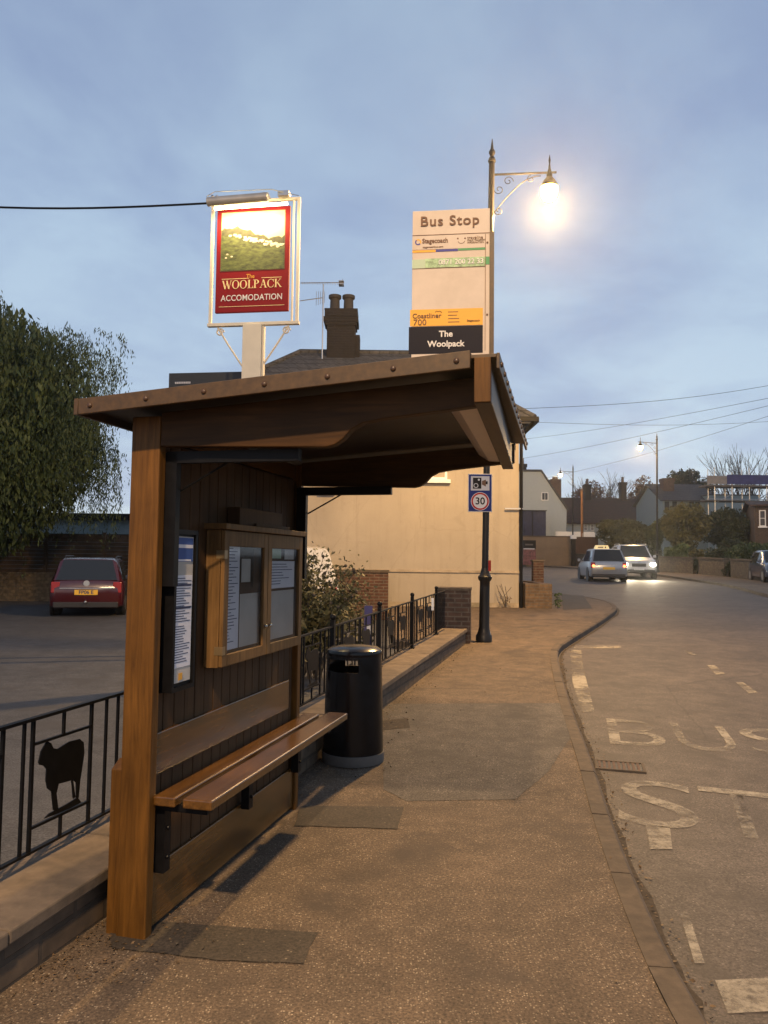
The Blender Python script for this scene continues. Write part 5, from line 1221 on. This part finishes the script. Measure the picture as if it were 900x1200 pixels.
# leaf litter along wall foot and kerb
lp = []
for _ in range(900):
    y = random.uniform(2.3, 12.6); lp.append((WL(y)+abs(random.gauss(0,.09))+.02, y, g(y)+.006))
for _ in range(500):
    y = random.uniform(5.2, 7.4); x = WL(y)+abs(random.gauss(0,.28))+.02; lp.append((x, y, g(y)+.006))
for _ in range(260):
    y = random.uniform(2.9, 3.6); lp.append((-1.05+random.gauss(0,.16), y, .007))
for _ in range(90):
    y = random.uniform(2.4, 13); lp.append((random.uniform(WL(y), 1.1+(y-2.7)*.13), y, g(y)+.006))
tag(leaf_object('fallen_leaves', lp, .0085, M['litter'], flat_=True, aspect=.6), 'scatter of small fallen leaves and grit along the foot of the low wall', 'leaves', kind='stuff')
lp = []
for i in range(1100):
    t_ = random.uniform(0, cum[-1]*.6); p = on(K, t_); lp.append((p[0]+.02+abs(random.gauss(0,.05)), p[1], RZ(p[1])+.008))
tag(leaf_object('gutter_leaves', lp, .011, M['litter'], flat_=True, aspect=.6), 'fallen leaves and grit collected in the gutter along the kerb', 'leaves', kind='stuff')

# ---------------------------------------------------------------- world, sun, camera
w = bpy.data.worlds.new('World'); S.world = w; w.use_nodes = True; nt = w.node_tree; bg = nt.nodes['Background']
tc = nt.nodes.new('ShaderNodeTexCoord'); sp = nt.nodes.new('ShaderNodeSeparateXYZ'); nt.links.new(tc.outputs['Generated'], sp.inputs[0])
base = ramp(nt, sp.outputs[2], [(-.0, (.66,.78,.86)), (.07, (.60,.745,.90)), (.20, (.455,.60,.79)), (.40, (.385,.52,.72)), (.62, (.32,.435,.62)), (.80, (.16,.22,.34)), (1.0, (.10,.14,.22))])
# cloud layer: project direction onto a plane so bands stretch towards the horizon
mx = nt.nodes.new('ShaderNodeMath'); mx.operation = 'ADD'; nt.links.new(sp.outputs[2], mx.inputs[0]); mx.inputs[1].default_value = .18
dx = nt.nodes.new('ShaderNodeMath'); dx.operation = 'DIVIDE'; nt.links.new(sp.outputs[0], dx.inputs[0]); nt.links.new(mx.outputs[0], dx.inputs[1])
dy = nt.nodes.new('ShaderNodeMath'); dy.operation = 'DIVIDE'; nt.links.new(sp.outputs[1], dy.inputs[0]); nt.links.new(mx.outputs[0], dy.inputs[1])
cb = nt.nodes.new('ShaderNodeCombineXYZ'); nt.links.new(dx.outputs[0], cb.inputs[0]); nt.links.new(dy.outputs[0], cb.inputs[1])
cn = N(nt, 'ShaderNodeTexNoise', Scale=1.5, Detail=7.0, Roughness=.55, Distortion=.3); nt.links.new(cb.outputs[0], cn.inputs[0])
cr = ramp(nt, cn.outputs[0], [(.38, (0,0,0)), (.62, (1,1,1))])
cloud = mixc(nt, 1.0, base.outputs[0], (.80,.785,.86), 'MULTIPLY')
c2 = mixc(nt, cr.outputs[0], cloud, mixc(nt, 1.0, base.outputs[0], (1.12,1.09,1.03), 'MULTIPLY'))
sky = nt.nodes.new('ShaderNodeTexSky'); sky.sky_type = 'NISHITA'; sky.sun_disc = False; sky.sun_elevation = rad(1); sky.sun_rotation = rad(200)
nt.links.new(mixc(nt, .04, c2, sky.outputs[0]), bg.inputs[0]); bg.inputs[1].default_value = 1.0
sl = bpy.data.lights.new('sun', 'SUN'); sl.energy = .03; sl.angle = rad(30); sl.color = (.8,.85,1); so_ = bpy.data.objects.new('sun', sl); COL.objects.link(so_); so_.rotation_euler = (rad(40), 0, rad(200))

hz = MB().box(-402,402,-62,402,-1.7,14.5).build('halo_haze', bpy.data.materials.new('halo_haze')); hz['kind'] = 'stuff'  # thin haze volume added to give the lamps a halo
hm_ = hz.data.materials[0]; hm_.use_nodes = True; hn = hm_.node_tree; hn.nodes.remove(hn.nodes['Principled BSDF'])
pv = hn.nodes.new('ShaderNodeVolumePrincipled'); pv.inputs['Color'].default_value = (.9,.92,.95,1); pv.inputs['Density'].default_value = .0008; pv.inputs['Anisotropy'].default_value = .84
hn.links.new(pv.outputs[0], hn.nodes['Material Output'].inputs['Volume'])
cam = bpy.data.cameras.new('camera'); co = bpy.data.objects.new('camera', cam); COL.objects.link(co); S.camera = co
cam.sensor_fit = 'VERTICAL'; cam.sensor_height = 36; cam.lens = 27; cam.clip_end = 3000; cam.clip_start = .05
co.matrix_world = Matrix.Translation((0,0,EYE)) @ Matrix.Rotation(PI/2+PITCH, 4, 'X') @ Matrix.Rotation(ROLL, 4, 'Z')
S.view_settings.view_transform = 'Standard'; S.view_settings.look = 'None'; S.view_settings.exposure = 0; S.view_settings.gamma = 1
S.cycles.max_bounces = 6; S.cycles.transparent_max_bounces = 8; S.cycles.sample_clamp_indirect = 4
